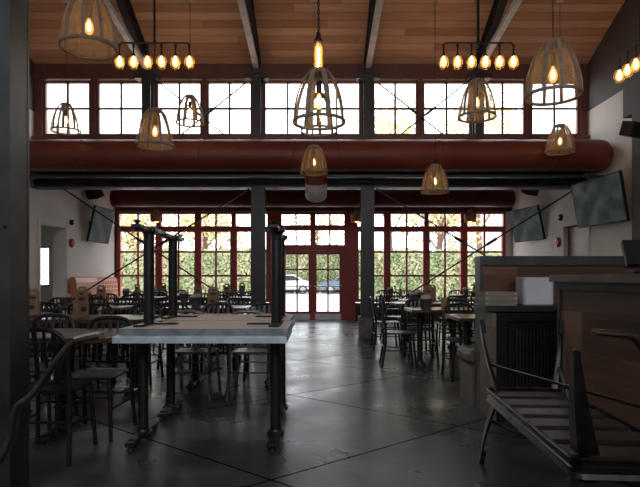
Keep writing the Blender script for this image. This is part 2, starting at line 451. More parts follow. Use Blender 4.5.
XL, XR = -5.5, 5.15        # side walls
YB, YC, YR = 14.2, 10.2, -3.5   # back wall, clerestory, rear wall
ZC = 5.27                  # ceiling at the clerestory
RY = 4.0; RZ = ZC + .45 * (YC - RY)

# ------------------------------------------------------------------ setting
struct(MB().box(XL - .2, XR + .2, YR - .2, YB + .1, -.1, 0).build('floor', M['floor']))
# side walls with openings: left opening Y 10.4..11.5, right opening Y 10.1..11.2
def wall_side(x0, x1, oy0, oy1, oz, name):
    mb = MB()
    mb.box(x0, x1, YR, oy0, 0, 4.35).box(x0, x1, oy1, YB + .15, 0, 4.35).box(x0, x1, oy0, oy1, oz, 4.35)
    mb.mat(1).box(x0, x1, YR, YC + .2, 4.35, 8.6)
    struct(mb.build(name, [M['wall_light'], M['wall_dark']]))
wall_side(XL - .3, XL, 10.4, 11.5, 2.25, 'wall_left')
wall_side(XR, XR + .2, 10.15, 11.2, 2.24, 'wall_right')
# darker projecting wall on the right side nearer to the room
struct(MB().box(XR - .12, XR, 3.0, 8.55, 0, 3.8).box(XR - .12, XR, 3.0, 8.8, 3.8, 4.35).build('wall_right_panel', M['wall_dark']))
# rear wall with a daylight opening high up
mb = MB().box(XL, XR, YR - .2, YR, 0, 3.3).box(XL, XR, YR - .2, YR, 4.9, 5.6).box(XL, -4, YR - .2, YR, 3.3, 4.9).box(4, XR, YR - .2, YR, 3.3, 4.9)
struct(mb.build('wall_rear', M['wall_light']))
# high ceiling: slab following both slopes
def slab_pts(pts, x0, x1, t):
    vs = []
    for x in (x0, x1):
        for y, z in pts: vs.append((x, y, z))
        for y, z in pts[::-1]: vs.append((x, y, z + t))
    n = len(pts) * 2
    fs = [tuple(range(n)), tuple(range(n, 2 * n))[::-1]] + [(i, (i + 1) % n, (i + 1) % n + n, i + n)[::-1] for i in range(n)]
    return vs, fs
mb = MB()
for p in ([(RY, RZ), (YC + .25, ZC - .11)], [(YR - .25, 5.15), (RY, RZ)]):
    vs, fs = slab_pts(p, XL - .2, XR + .2, .15); mb.add(vs, fs)
struct(mb.build('ceiling', M['ceiling_wood']))
mb = MB(); vs, fs = slab_pts([(YC + .1, 3.72), (YB + .3, 3.36)], XL - .2, XR + .2, .12); mb.add(vs, fs)
struct(mb.build('ceiling_low', M['ceiling_wood']))

# clerestory wall: header above, sill wall below, dark posts, mullion pieces
mb = MB()
mb.box(XL, XR, YC, YC + .16, 4.99, 5.45)
mb.mat(1).box(XL, XR, YC, YC + .16, 3.15, 3.87)
wl = [(-5.35, -4.42), (-4.32, -3.38), (-3.18, -2.27), (-2.2, -1.30), (-1.10, .80), (1.01, 1.90), (1.97, 2.93), (3.09, 3.98), (4.06, 5.02)]
edges = [XL] + [v for ab in wl for v in ab] + [XR]
for a, b in zip(edges[0::2], edges[1::2]):
    mb.mat(0).box(a, b, YC, YC + .16, 3.87, 4.99)
struct(mb.build('wall_clerestory', [M['brown_frame'], M['header']]))
# dark steel facing posts at the clerestory
def window(name, x0, x1, z0, z1, y, cols, rows, mat, fw=.05, mw=.038, split=None, depth=.07, xm=None):
    """window: frame (with its glazing bars) and pane"""
    w = empty(name, ((x0 + x1) / 2, y, z0)); struct(w)
    X0, X1, Z1 = x0 - (x0 + x1) / 2, x1 - (x0 + x1) / 2, z1 - z0
    mb = MB()
    mb.box(X0, X0 + fw, 0, depth, 0, Z1).box(X1 - fw, X1, 0, depth, 0, Z1)
    mb.box(X0 + fw, X1 - fw, 0, depth, 0, fw).box(X0 + fw, X1 - fw, 0, depth, Z1 - fw, Z1)
    mb.build('window_frame', mat, w)
    mb = MB()
    for k in range(1, cols):
        x = X0 + (X1 - X0) * k / cols
        mb.box(x - mw / 2, x + mw / 2, .015, .055, fw, Z1 - fw)
    zs = rows if isinstance(rows, list) else [Z1 * k / rows for k in range(1, rows)]
    for z in zs:
        mb.box(X0 + fw, X1 - fw, .017, .053, z - mw / 2, z + mw / 2)
    if mb.v: mb.build('glazing_bar', mat, w)
    MB().box(X0 + .01, X1 - .01, .033, .037, .01, Z1 - .01).build('pane', M['glass'], w)
    return w
WN = [0]
def wname():
    WN[0] += 1
    return 'window_%d' % WN[0]
for a, b in wl:
    if b - a > 1.5:
        window(wname(), a, b, 3.89, 4.97, YC + .04, 4, 2, M['brown_frame'])
    else:
        window(wname(), a, b, 3.89, 4.97, YC + .04, 2, 2, M['brown_frame'])
struct(MB().box(XL, XR, YC - .10, YC, 3.80, 3.87).build('trim_1', M['brown_frame']))   # clerestory sill
struct(MB().box(XL, XR, YC - .03, YC, 4.98, 5.06).build('trim_2', M['brown_frame']))

# back wall: pieces around the windows
GL = [-5.42, -4.36, -4.27, -3.33, -3.20, -2.26, -2.17, -1.34]    # unused edges kept for frames below
mb = MB()
mb.box(XL, XR, YB, YB + .16, 2.94, 3.5)                # header
mb.box(XL, -1.36, YB, YB + .16, 0, .48).box(.95, XR, YB, YB + .16, 0, .48)
mb.box(XL, -5.45, YB, YB + .16, .48, 2.94)
mb.mat(1).box(4.98, XR, YB, YB + .16, .48, 2.94)
mb.mat(2).box(-1.36, -1.10, YB, YB + .16, 0, 2.94).box(.72, .95, YB, YB + .16, 0, 2.94)
struct(mb.build('wall_back', [M['header'], M['wall_light'], M['red_frame']]))
Z0, ZT0, ZT1, Z1 = .50, 2.30, 2.40, 2.93
cols_l = [(-5.45, -4.33), (-4.33, -3.27), (-3.27, -2.32), (-2.32, -1.36)]
cols_r = [(.95, 1.80), (1.80, 2.86), (2.86, 3.86), (3.86, 4.98)]
for a, b in cols_l + cols_r:
    window(wname(), a, b, Z0, 2.48, YB + .02, 2, [.71, 1.35], M['red_frame'], .09, .05, depth=.1)
    window(wname(), a, b, 2.48, Z1, YB + .02, 2, 1, M['red_frame'], .06, .05, depth=.1)
# heavy red posts between the paired windows
for k, x in enumerate((-3.27, 1.80, 3.86)):
    struct(MB().box(x - .09, x + .09, YB - .02, YB + .02, Z0, Z1).build('trim_%d' % (3 + k), M['red_frame']))
# centre bay transoms and doors
for a, b in ((-1.10, -.19), (-.19, .72)):
    window(wname(), a, b, 2.50, 2.93, YB + .02, 2, 1, M['red_frame'], .07, .04, depth=.1)
    window(wname(), a, b, 1.97, 2.50, YB + .02, 2, 1, M['red_frame'], .07, .04, depth=.1)
struct(MB().box(-1.10, .72, YB - .05, YB + .02, 1.88, 2.03).build('trim_6', M['red_frame']))
def door_leaf(n, x0, x1, hs):
    d = empty('door_%d' % n, (x0, YB + .03, 0)); struct(d)
    W = x1 - x0; T = .06; st = .10
    mb = MB()
    mb.box(0, st, 0, T, .01, 1.88).box(W - st, W, 0, T, .01, 1.88).box(st, W - st, 0, T, 1.78, 1.88).box(st, W - st, 0, T, .17, .25).box(st, W - st, 0, T, .01, .08)
    mb.build('door_frame', M['red_frame'], d)
    mb = MB().box(W / 2 - .02, W / 2 + .02, .01, .05, .25, 1.78)
    for z in (.80, 1.38): mb.box(st, W - st, .012, .048, z - .02, z + .02)
    mb.build('glazing_bar', M['red_frame'], d)
    MB().box(st - .01, W - st + .01, .028, .032, .24, 1.79).build('pane', M['glass'], d)
    MB().box(st * .6, W - st * .6, -.008, 0, .03, .19).build('kick_plate', M['kick'], d)
    mb = MB().tube([(st * .5, -.05, .93), (W - st * .5, -.05, .93)], .014)
    mb.tube([(st * .5, 0, .93), (st * .5, -.05, .93)], .016).tube([(W - st * .5, 0, .93), (W - st * .5, -.05, .93)], .016)
    mb.build('push_bar', M['kick'], d)
door_leaf(1, -1.02, -.21, -1)
door_leaf(2, -.19, .62, 1)
mb = MB().box(-1.10, -1.02, YB + .02, YB + .12, 0, 1.9).box(.62, .72, YB + .02, YB + .12, 0, 1.9).box(-.21, -.19, YB + .03, YB + .09, 0, 1.88)
struct(mb.build('trim_7', M['red_frame']))
struct(MB().box(-1.1, .72, YB - .1, YB + .15, 0, .012).build('trim_8', M['kick']))
# side room behind the left opening
mb = MB()
mb.box(-8.2, XL - .3, 9.4, 9.5, 0, 2.7)
mb.box(-8.3, -8.2, 9.4, 12.7, 0, 2.7)
mb.box(-8.2, -7.0, 12.6, 12.7, 0, 2.7).box(-6.42, XL - .3, 12.6, 12.7, 0, 2.7).box(-7.0, -6.42, 12.6, 12.7, 0, .95).box(-7.0, -6.42, 12.6, 12.7, 1.9, 2.7)
mb.box(-8.3, XL - .3, 9.4, 12.7, 2.7, 2.8).box(-8.3, XL - .3, 9.4, 12.7, -.1, 0)
struct(mb.build('wall_side_room', M['wall_light']))
window(wname(), -7.0, -6.42, .95, 1.9, 12.62, 2, 1, M['black_plastic'], .04, .03)
portal('daylight_side_room', (-6.71, 12.75, 1.42), (-PI / 2, 0, 0), .6, .95)
mb = MB().box(XL - .01, XL + .015, 10.34, 10.42, 0, 2.30).box(XL - .01, XL + .015, 11.48, 11.56, 0, 2.30).box(XL - .01, XL + .015, 10.42, 11.48, 2.23, 2.30)
struct(mb.build('trim_9', M['wall_light']))
# right opening: dark wood door standing in it
d = empty('door_3', (XR + .08, 10.15, 0)); struct(d)
MB().box(0, .05, .02, 1.03, .01, 2.2).build('door_panel', M['halfwall_wood'], d)
MB().tube([(-.05, .82, 1.0), (-.05, .72, 1.0)], .01).tube([(0, .82, 1.0), (-.05, .82, 1.0)], .01).build('door_handle', M['kick'], d)
mb = MB().box(XR - .02, XR + .01, 10.09, 10.17, 0, 2.30).box(XR - .02, XR + .01, 11.18, 11.26, 0, 2.30).box(XR - .02, XR + .01, 10.17, 11.18, 2.22, 2.30)
struct(mb.build('trim_10', M['wall_light']))
struct(MB().box(XR + .21, XR + 1.2, 10.0, 11.4, 0, 2.4).build('wall_closet', M['wall_dark']))

# outside ground
struct(MB().box(-60, 60, YB + .15, 60, -.12, -.02).build('ground', noisy('pale_pavement', (0.34, 0.34, 0.33), (0.44, 0.43, 0.42), .6, (0.8, 0.9))))

# ------------------------------------------------------------------ steel work
def col_H(name, x, y, z0, z1, w=.25, dpt=.22, bolts=False):
    root = empty(name, (x, y, z0)); h = z1 - z0
    MB().box(-w / 2, w / 2, -dpt / 2, -dpt / 2 + .02, 0, h).box(-w / 2, w / 2, dpt / 2 - .02, dpt / 2, 0, h).box(-.012, .012, -dpt / 2 + .02, dpt / 2 - .02, 0, h).build('flange', M['steel_dark'], root)
    return root
for x, side in ((-1.18, 'left'), (.91, 'right')):
    c = col_H('steel_column', x, YC - .02, .42, 2.9)
    MB().box(-.17, .17, -.17, .17, -.42, -.02).build('plinth', M['concrete'], c)
    MB().box(-.16, .16, -.15, .15, -.02, 0).build('base_plate', M['steel_dark'], c)
    tag(c, 'black steel column on a concrete plinth, %s of the entrance doors' % side, 'column', 'columns framing the entrance')
for x, side in ((-3.28, 'leftmost of the upper posts'), (-1.2, 'left of the middle window'), (.91, 'right of the middle window'), (3.01, 'rightmost of the upper posts')):
    c = col_H('steel_post', x, YC - .12, 3.2, 5.1, .17, .18)
    MB().box(-.22, .22, -.1, .09, 1.72, 1.80).build('bracket', M['steel_dark'], c)
    tag(c, 'dark steel post between high windows, %s' % side, 'post', 'steel posts between the high windows')
# rafters
def rafter(x, lab):
    r = empty('roof_beam', (x, 0, 0))
    def pt(y, dz): return (0, y, ZC + .45 * (YC - y) - dz)
    up = (0, -.41, -.91)
    MB().sweep([pt(YC - .03, .14), pt(4.2, .14)], [(-.01, -.12), (.01, -.12), (.01, .12), (-.01, .12)], False, (0, 0, 1)).sweep([pt(YC - .03, .015), pt(4.2, .015)], [(-.075, -.008), (.075, -.008), (.075, .008), (-.075, .008)], False, (0, 0, 1)).sweep([pt(YC - .03, .27), pt(4.2, .27)], [(-.06, -.008), (.06, -.008), (.06, .008), (-.06, .008)], False, (0, 0, 1)).build('rafter', M['steel_dark'], r)
    MB().bar([(0, YC - .04, 5.10), (0, 4.2, 5.10 + .13 * 5.96)], .10, .08, (0, 0, 1)).build('tie_beam', M['beam_sheen'], r)
    MB().box(-.05, .05, YC - .25, YC - .04, 5.0, 5.35).build('gusset_plate', M['steel_dark'], r)
    tag(r, 'dark steel roof beam under the wood ceiling, %s' % lab, 'beam', 'sloping roof beams')
M['beam_sheen'] = noisy('beam_steel_with_sheen', (0.42, 0.50, 0.58), (0.58, 0.66, 0.74), 6, (0.35, 0.5), 0.2)  # pale blue tone puts reflected daylight into the steel colour
for x, l in ((-3.28, 'leftmost of the four'), (-1.2, 'second from the left'), (.91, 'third from the left'), (3.01, 'rightmost of the four')):
    rafter(x, l)
# big low beam below the clerestory
b = empty('steel_beam', (0, YC, 0))
MB().box(XL, XR, -.13, .13, 3.17, 3.2).box(XL, XR, -.13, .13, 2.87, 2.9).box(XL, XR, -.012, .012, 2.9, 3.17).build('flange', M['steel_dark'], b)
tag(b, 'long black steel beam carried by the two entrance columns', 'beam')
tag(MB().box(XL, XR, 9.60, 9.70, 2.975, 3.02).build('cable_tray', M['steel_dark']), 'thin black rail running below the large red duct', 'rail')
# brace rods
def rod(name, a, b_, lab, grp, cat='brace rod', r=.016):
    a = Vector(a); b_ = Vector(b_); root = empty(name, a)
    MB().tube([(0, 0, 0), b_ - a], r, 6).build('rod', M['cast_iron'], root)
    m_ = (b_ - a) * .42; dd = (b_ - a).normalized() * .11
    MB().tube([m_ - dd, m_ + dd], r * 1.9, 6).build('turnbuckle', M['cast_iron'], root)
    tag(root, lab, cat, grp)
yb = YC - .02
rod('brace_rod', (-4.92, yb, 2.86), (-1.35, yb, .45), 'black brace rod falling rightward across the left windows', 'brace rods on the lower level')
rod('brace_rod', (-1.35, yb - .04, 2.86), (-5.2, yb - .04, .45), 'black brace rod falling leftward across the left windows', 'brace rods on the lower level')
rod('brace_rod', (4.9, yb, 2.86), (1.08, yb, .45), 'black brace rod rising rightward across the right windows', 'brace rods on the lower level')
rod('brace_rod', (1.08, yb - .04, 2.86), (4.9, yb - .04, .5), 'black brace rod falling rightward across the right windows', 'brace rods on the lower level')
for x0, x1, w in ((-3.15, -1.33, 'left'), (1.04, 2.88, 'right')):
    rod('brace_rod', (x0, YC - .03, 4.95), (x1, YC - .03, 3.5), 'thin black rod falling rightward over the high windows, %s brace bay' % w, 'brace rods on the upper level', r=.014)
    rod('brace_rod', (x1, YC - .06, 4.95), (x0, YC - .06, 3.5), 'thin black rod falling leftward over the high windows, %s brace bay' % w, 'brace rods on the upper level', r=.014)

# near left column
c = empty('steel_column', (-1.545, 2.64, 0))
MB().box(-.30, -.0, 0, .018, .015, 6.6).box(-.30, 0, .16, .178, .015, 6.6).box(-.018, -.002, .018, .16, .015, 6.6).box(-.298, -.282, .018, .16, .015, 6.6).build('flange', M['steel_post'], c)
MB().box(-.34, .04, -.04, .22, 0.0, .0149).build('base_plate', M['steel_post'], c)
mb = MB()
for z, xx in ((1.405, -.022), (1.405, -.105), (2.6, -.022), (2.6, -.105)):
    mb.lathe([(.009, 0), (.009, -.012), (.005, -.014)], (xx, 0, z), 8, 'Y')
mb.build('bolt', M['cast_iron'], c)
tag(c, 'wide grey steel column at the left edge, nearest the viewer', 'column')

# ducts
ZD, YD, RD = 3.33, 9.45, .28
d = empty('air_duct', (0, YD, ZD))
prof = [(RD, XL), (RD, XR - .17), (RD * .93, XR - .10), (RD * .75, XR - .04), (RD * .4, XR - .012), (.02, XR - .005)]
MB().lathe(prof, seg=32, axis='X').build('duct_body', M['duct_red'], d)
for x in (-4.2, -2.1, -.45, .35, 2.1, 4.1):
    MB().lathe([(RD, x - .02), (RD + .008, x - .015), (RD + .008, x + .015), (RD, x + .02)], seg=32, axis='X', cap=False).build('seam_band', M['duct_red'], d)
# drop
p = [(-.07, 0, -.18), (-.07, 0, -.42), (-.07, .02, -.5), (-.07, .07, -.60), (-.07, .16, -.68)]
sp_ = smooth_path(p, 5)
MB().tube(sp_[:10], .195, 20).build('duct_elbow', M['duct_red'], d)
MB().tube(sp_[9:], .197, 20).build('duct_outlet', M['duct_grey'], d)
mb = MB()
for x in (-4.6, -2.6, 2.4, 4.4):
    mb.tube([(x, 0, RD), (x, 0, RD + 1.9)], .008, 6)
tag(d, 'large dark red round air duct below the high windows with a grey outlet', 'duct')
d = empty('air_duct', (0, 13.0, 3.10))
MB().lathe([(.05, -5.1), (.2, -5.08), (.21, -5.02), (.21, 4.66), (.2, 4.72), (.05, 4.74)], seg=24, axis='X').build('duct_body', M['duct_red'], d)
mb = MB()
for x in (-4.5, -2, 2, 4.3):
    mb.box(x - .01, x + .01, -.012, .012, .2, .36)
mb.build('hanger', M['steel_dark'], d)
tag(d, 'smaller dark red air duct under the low ceiling near the entrance windows', 'duct')

# ------------------------------------------------------------------ pendants
def lamp_proto(kind):
    root = empty('basket_pendant')
    R = .228; H = .45
    def prof(t):   # t 0 bottom .. 1 top
        return .075 + (R - .075) * math.cos(t * PI / 2) ** .66
    mb = MB()
    n = 8 if kind == 'open' else 10
    for k in range(n):
        a = 2 * PI * k / n + .2
        path = []
        for j in range(10):
            t = j / 9 * .98; r = prof(t)
            path.append((r * math.cos(a), r * math.sin(a), t * H))
        mb.bar(path, .044 if kind == 'open' else .028, .007, (math.cos(a), math.sin(a), .25))
    mb.build('rib', M['rib_wood'], root)
    mb = MB()
    circ = lambda r, z: [(r * math.cos(2 * PI * k / 32), r * math.sin(2 * PI * k / 32), z) for k in range(32)]
    mb.sweep(circ(R, .0), [(-.007, -.013), (.007, -.013), (.007, .013), (-.007, .013)], True, (0, 0, 1), True)
    mb.build('bottom_hoop', M['rib_wood'], root)
    MB().lathe([(.08, H * .95), (.085, H * .97), (.085, H), (.07, H + .012), (.03, H + .018)], seg=20).build('top_cap', M['rib_wood'], root)
    if kind == 'gauze':
        MB().lathe([(prof(j / 12) - .008, j / 12 * H) for j in range(12)], seg=32, cap=False).build('liner', M['gauze'], root)
    mb = MB().lathe([(.02, .36), (.024, .34), (.024, .27), (.02, .25)], seg=12); mb.tube([(0, 0, H), (0, 0, .35)], .004, 6)
    mb.build('socket', M['cast_iron'], root)
    b_ = MB().lathe([(.010, .25), (.016, .235), (.030, .205), (.037, .17), (.032, .138), (.016, .118), (.002, .114)], seg=14).build('bulb', M['bulb'], root)
    MB().lathe([(.004, .225), (.013, .20), (.016, .175), (.010, .15), (.003, .145)], seg=10).build('filament', M['filament'], b_)
    return root
protos = {k: lamp_proto(k) for k in ('open', 'gauze')}
PEND = [  # px x, y rim, depth, kind, label
    (89, 48, 4.5, 'gauze', 'largest basket pendant at the top left, cut by the top edge of the photo'),
    (319, 122, 4.7, 'open', 'large open-ribbed basket pendant in the middle, nearest of the central ones'),
    (553, 96, 4.5, 'gauze', 'large gauze-lined basket pendant at the upper right before the last high window'),
    (155, 146, 6.6, 'gauze', 'mid-size warm basket pendant hanging left of centre below the left pipe chandelier'),
    (319, 131, 6.6, 'open', 'central basket pendant seen through the larger one in front of it'),
    (477, 117, 6.6, 'gauze', 'mid-size basket pendant directly below the right pipe chandelier'),
    (66, 131, 8.90, 'open', 'small basket pendant before the leftmost high window'),
    (190, 123, 8.90, 'open', 'small basket pendant before the third high window from the left'),
    (314, 173, 8.90, 'gauze', 'small basket pendant before the middle of the big red duct'),
    (435, 192, 8.90, 'gauze', 'lowest basket pendant, hanging below the red duct right of centre'),
    (560, 152, 8.90, 'gauze', 'small basket pendant before the right end of the red duct'),
]
def ceil_z(y):
    return ZC + .45 * (YC - y) if y > RY else 5.15 + (RZ - 5.15) * (y - (YR - .25)) / (RY - (YR - .25))
used = set()
for px, py, y, kind, lab in PEND:
    s = 530 / y
    z = 1.15 + (278 - py) / s; x = (px - 320) / s
    o = protos[kind] if kind not in used else copy_tree(protos[kind]); used.add(kind)
    o.location = (x, y, z); o.rotation_euler = (0, 0, random.random())
    tag(o, lab, 'pendant lamp', 'basket pendants')
    h = ceil_z(y) - z
    MB().tube([(0, 0, .46), (0, 0, h)], .0045, 6).build('cord', M['cast_iron'], o)
    MB().lathe([(.055, h - .06), (.06, h - .05), (.06, h + .03)], seg=16).build('canopy', M['duct_grey'], o)
# tubular cage lamp
s = 98; y = 530 / s
t = empty('tube_pendant', ((318.5 - 320) / s, y, 1.15 + (278 - 74) / s))
mb = MB()
for k in range(6):
    a = k * PI / 3
    mb.tube([(.045 * math.cos(a), .045 * math.sin(a), .0), (.045 * math.cos(a), .045 * math.sin(a), .33)], .0022, 5)
for j in range(9):
    mb.tube([(.045 * math.cos(2 * PI * k / 16), .045 * math.sin(2 * PI * k / 16), .33 * j / 8) for k in range(16)], .002, 5, True)
mb.build('wire_cage', M['brass'], t)
b_ = MB().lathe([(.004, .005), (.028, .02), (.034, .06), (.034, .27), (.02, .31), (.008, .32)], seg=16).build('bulb', M['bulb'], t)
MB().lathe([(.004, .03), (.011, .05), (.012, .26), (.004, .28)], seg=10).build('filament', M['filament'], b_)
MB().lathe([(.045, .32), (.045, .345), (.028, .36), (.022, .42), (.008, .43)], seg=14).build('socket', M['cast_iron'], t)
hh = ceil_z(y) - t.location.z
mb = MB()
z = .42; k = 0
while z < hh:
    mb.tube([(.012 * math.cos(a) * (1 if k % 2 else .25), .012 * math.cos(a) * (.25 if k % 2 else 1), z + .028 * math.sin(a)) for a in [2 * PI * q / 8 for q in range(8)]], .005, 5, True)
    z += .042; k += 1
mb.build('chain', M['cast_iron'], t)
tag(t, 'glowing tubular bulb in a wire cage hanging on a chain above the central basket pendant', 'pendant lamp')

# pipe chandeliers
def chandelier(loc, rz, lab):
    c = empty('pipe_chandelier', loc, rz)
    W = .97; mb = MB()
    hw = W / 2
    mb.tube([(-hw, 0, -.10)] + [(-hw + .0, 0, -.03)] + [(-hw + .03, 0, 0), (hw - .03, 0, 0), (hw, 0, -.03), (hw, 0, -.10)], .014, 8)
    for k in range(6):
        x = -hw + W * k / 5
        mb.tube([(x, 0, 0 if 0 < k < 5 else -.05), (x, 0, -.17)], .012, 8)
        mb.lathe([(.019, -.02), (.019, .02)], (x, 0, -.04), 10)
    mb.lathe([(.02, -.02), (.02, .03)], (0, 0, 0), 10)
    mb.build('pipe_frame', M['cast_iron'], c)
    h = ceil_z(loc[1]) - loc[2]
    MB().tube([(0, 0, 0), (0, 0, h)], .016, 8).lathe([(.06, h - .03), (.06, h + .02)], seg=14).build('stem', M['cast_iron'], c)
    for k in range(6):
        x = -hw + W * k / 5
        mb = MB()
        for j in range(6):
            a = j * PI / 3
            mb.tube([(x + r * math.cos(a), r * math.sin(a), z) for r, z in ((.022, -.17), (.055, -.20), (.072, -.26), (.062, -.32), (.045, -.35))], .0025, 5)
        for r, z in ((.072, -.26), (.045, -.35)):
            mb.tube([(x + r * math.cos(2 * PI * q / 16), r * math.sin(2 * PI * q / 16), z) for q in range(16)], .0025, 5, True)
        cg = mb.build('bulb_cage', M['brass'], c)
        b_ = MB().lathe([(.012, -.175), (.020, -.19), (.043, -.225), (.052, -.265), (.045, -.305), (.022, -.335), (.003, -.342)], (x, 0, 0), 12).build('bulb', M['bulb'], c)
        MB().lathe([(.005, -.195), (.018, -.22), (.023, -.26), (.016, -.30), (.004, -.315)], (x, 0, 0), 10).build('filament', M['filament'], b_)
        MB().lathe([(.022, -.15), (.024, -.18)], (x, 0, 0), 10).build('socket', M['cast_iron'], c)
    tag(c, lab, 'chandelier', 'pipe chandeliers')
s = 72; y = 530 / s
chandelier(((154.5 - 320) / s, y, 1.15 + (278 - 43) / s), 0, 'black pipe chandelier with six caged bulbs at the upper left')
chandelier(((478.5 - 320) / s, y, 1.15 + (278 - 43) / s), 0, 'black pipe chandelier with six caged bulbs right of centre')
chandelier((4.2, 6.95, 4.25), PI / 2, 'pipe chandelier seen end-on at the right edge of the photo')
M['drum_shade'] = noisy('rusty_drum_shade', (.30, .19, .13), (.42, .28, .2), 12, (.6, .8))
# small drum pendants near the windows
for px, lab in ((156.5, 'left windows'), (470, 'right windows'), (357, 'right entrance column')):
    s = 39.2; x = (px - 320) / s
    o = empty('drum_pendant', (x, 530 / s, 1.15 + (278 - 222) / s))
    MB().lathe([(.145, 0), (.15, .0), (.155, .19), (.09, .22), (.06, .23), (.06, .31), (.02, .32)], seg=20, cap=False).build('lamp_shade', M['drum_shade'], o)
    MB().tube([(0, 0, .15), (0, 0, 3.42 - o.location.z + .05)], .005, 6).build('cord', M['cast_iron'], o)
    MB().lathe([(.02, .15), (.06, .10), (.075, .04), (.04, -.01), (.005, -.015)], seg=12).build('bulb', M['bulb_soft'], o)
    tag(o, 'small brown drum pendant with a warm bulb hanging before the %s' % lab, 'pendant lamp', 'drum pendants by the windows')

# ------------------------------------------------------------------ chairs
CM = {'dark': 'chair_metal', 'bright': 'chair_bright'}
def chair_proto(kind='dark'):
    """faces +Y; back posts at y = 0; 0.84 m high"""
    mt = M[CM[kind]]
    c = empty('dining_chair')
    w = .19
    # back frame: foot - seat - top, one bent tube
    L_ = [(-w - .012, -.05, 0), (-w, -.012, .25), (-w + .003, 0, .45), (-w + .004, -.025, .62)]
    top = [(-w + .012, -.05, .745), (-w + .035, -.058, .795), (-w + .08, -.063, .825), (-w + .14, -.067, .836)]
    R_ = [(-x, y, z) for x, y, z in (L_ + top)][::-1]
    path = smooth_path(L_ + top + R_, 3)
    MB().sweep(path, [(.0165 * math.cos(a), .0165 * math.sin(a)) for a in [2 * PI * k / 8 for k in range(8)]], True).build('back_frame', mt, c)
    mb = MB()
    mb.bar([(-.115, -.006, .50), (-.115, -.03, .65), (-.115, -.062, .822)], .028, .008, (0, 1, 0))
    mb.bar([(0, -.006, .50), (0, -.03, .65), (0, -.066, .83)], .028, .008, (0, 1, 0))
    mb.bar([(.115, -.006, .50), (.115, -.03, .65), (.115, -.062, .822)], .028, .008, (0, 1, 0))
    mb.bar([(-.058, -.006, .50), (-.058, -.03, .65), (-.058, -.066, .829)], .018, .008, (0, 1, 0))
    mb.bar([(.058, -.006, .50), (.058, -.03, .65), (.058, -.066, .829)], .018, .008, (0, 1, 0))
    mb.tube([(-w, -.004, .50), (w, -.004, .50)], .009, 6)
    mb.build('back_slat', mt, c)
    # seat: dished
    nx, ny = 8, 6; vs = []; fs = []
    for side in (0, 1):
        for j in range(ny + 1):
            for i in range(nx + 1):
                u = i / nx * 2 - 1; v = j / ny
                hw = .185 + .015 * v
                x = u * hw; y = .0 + v * .385
                if j in (0, ny) and i in (0, nx): x *= .93
                z = .452 - .012 * (1 - u * u) * math.sin(v * PI) - (.008 if abs(u) == 1 or j == ny else 0)
                if side: z = .432
                vs.append((x, y, z))
    N = (nx + 1) * (ny + 1)
    for j in range(ny):
        for i in range(nx):
            a = j * (nx + 1) + i
            fs.append((a, a + 1, a + nx + 2, a + nx + 1)); fs.append((a + N, a + nx + 1 + N, a + nx + 2 + N, a + 1 + N))
    rim = [i for i in range(nx + 1)] + [j * (nx + 1) + nx for j in range(1, ny + 1)] + [ny * (nx + 1) + i for i in range(nx - 1, -1, -1)] + [j * (nx + 1) for j in range(ny - 1, 0, -1)]
    for a, b in zip(rim, rim[1:] + rim[:1]): fs.append((a, a + N, b + N, b))
    mb = MB(); mb.add(vs, fs, False); mb.build('seat', mt, c)
    for sx in (-1, 1):
        MB().tube([(sx * .175, .35, .435), (sx * .185, .365, .22), (sx * .198, .385, 0)], .0155, 8).build('leg', mt, c)
    mb = MB()
    for sx in (-1, 1):
        mb.tube([(sx * .19, -.018, .22), (sx * .186, .37, .22)], .008, 6)
    mb.tube([(-.187, .366, .30), (.187, .366, .30)], .008, 6)
    mb.tube([(-.19, -.02, .26), (.19, -.02, .26)], .008, 6)
    mb.build('stretcher', mt, c)
    return c
chair_p = {'dark': chair_proto('dark'), 'bright': chair_proto('bright')}
chair_used = set()
def chair(x, y, face, label, group, kind='dark'):
    """x,y: middle of the seat; face: direction the sitter looks, degrees from +Y anticlockwise"""
    o = chair_p[kind] if kind not in chair_used else copy_tree(chair_p[kind]); chair_used.add(kind)
    a = math.radians(face + random.uniform(-3, 3))
    ox, oy = math.sin(a) * .19, -math.cos(a) * .19
    o.location = (x + ox, y + oy, 0); o.rotation_euler = (0, 0, a)
    tag(o, label, 'chair', group)
    return o

# ------------------------------------------------------------------ dining tables
def pedestal(root, x, flip=False, z_top=.705, fl=.56):
    post = MB().lathe([(.038, .045), (.038, z_top)], (x, 0, 0), 14).lathe([(.055, .045), (.042, .075)], (x, 0, 0), 14)
    post.build('post', M['cast_iron'], root)
    mb = MB()
    h = fl / 2
    for q in ((-h, -h + .06, .05), (-h + .06, h - .06, .058), (h - .06, h, .05)):
        mb.rbox(x - .032, x + .032, q[0], q[1], .028, q[2] + .006, .008, 2, .006)
    mb.rbox(x - .06, x + .06, -.055, .055, .028, .06, .02, 3, .005)
    f = mb.build('foot', M['cast_iron'], root)
    for sy in (-1, 1):
        MB().lathe([(.024, 0), (.024, .014), (.012, .014), (.012, .03)], (x, sy * (h - .03), -.0), 10).build('glide', M['cast_iron'], f)
    mb = MB().box(x - .035, x + .035, -h * .8, h * .8, z_top - .002, z_top + .012)
    mb.build('mounting_plate', M['cast_iron'], root)
TABLE = {}
def table_proto(W, D, edge, top_m):
    t = empty('dining_table')
    pedestal(t, -W / 2 + .16); pedestal(t, W / 2 - .16)
    MB().rbox(-W / 2, W / 2, -D / 2, D / 2, .715, .75, .03).build('tabletop', M[top_m], t)
    return t
TABLE['p'] = table_proto(1.12, .68, None, 'table_wood')
tp_used = [False]

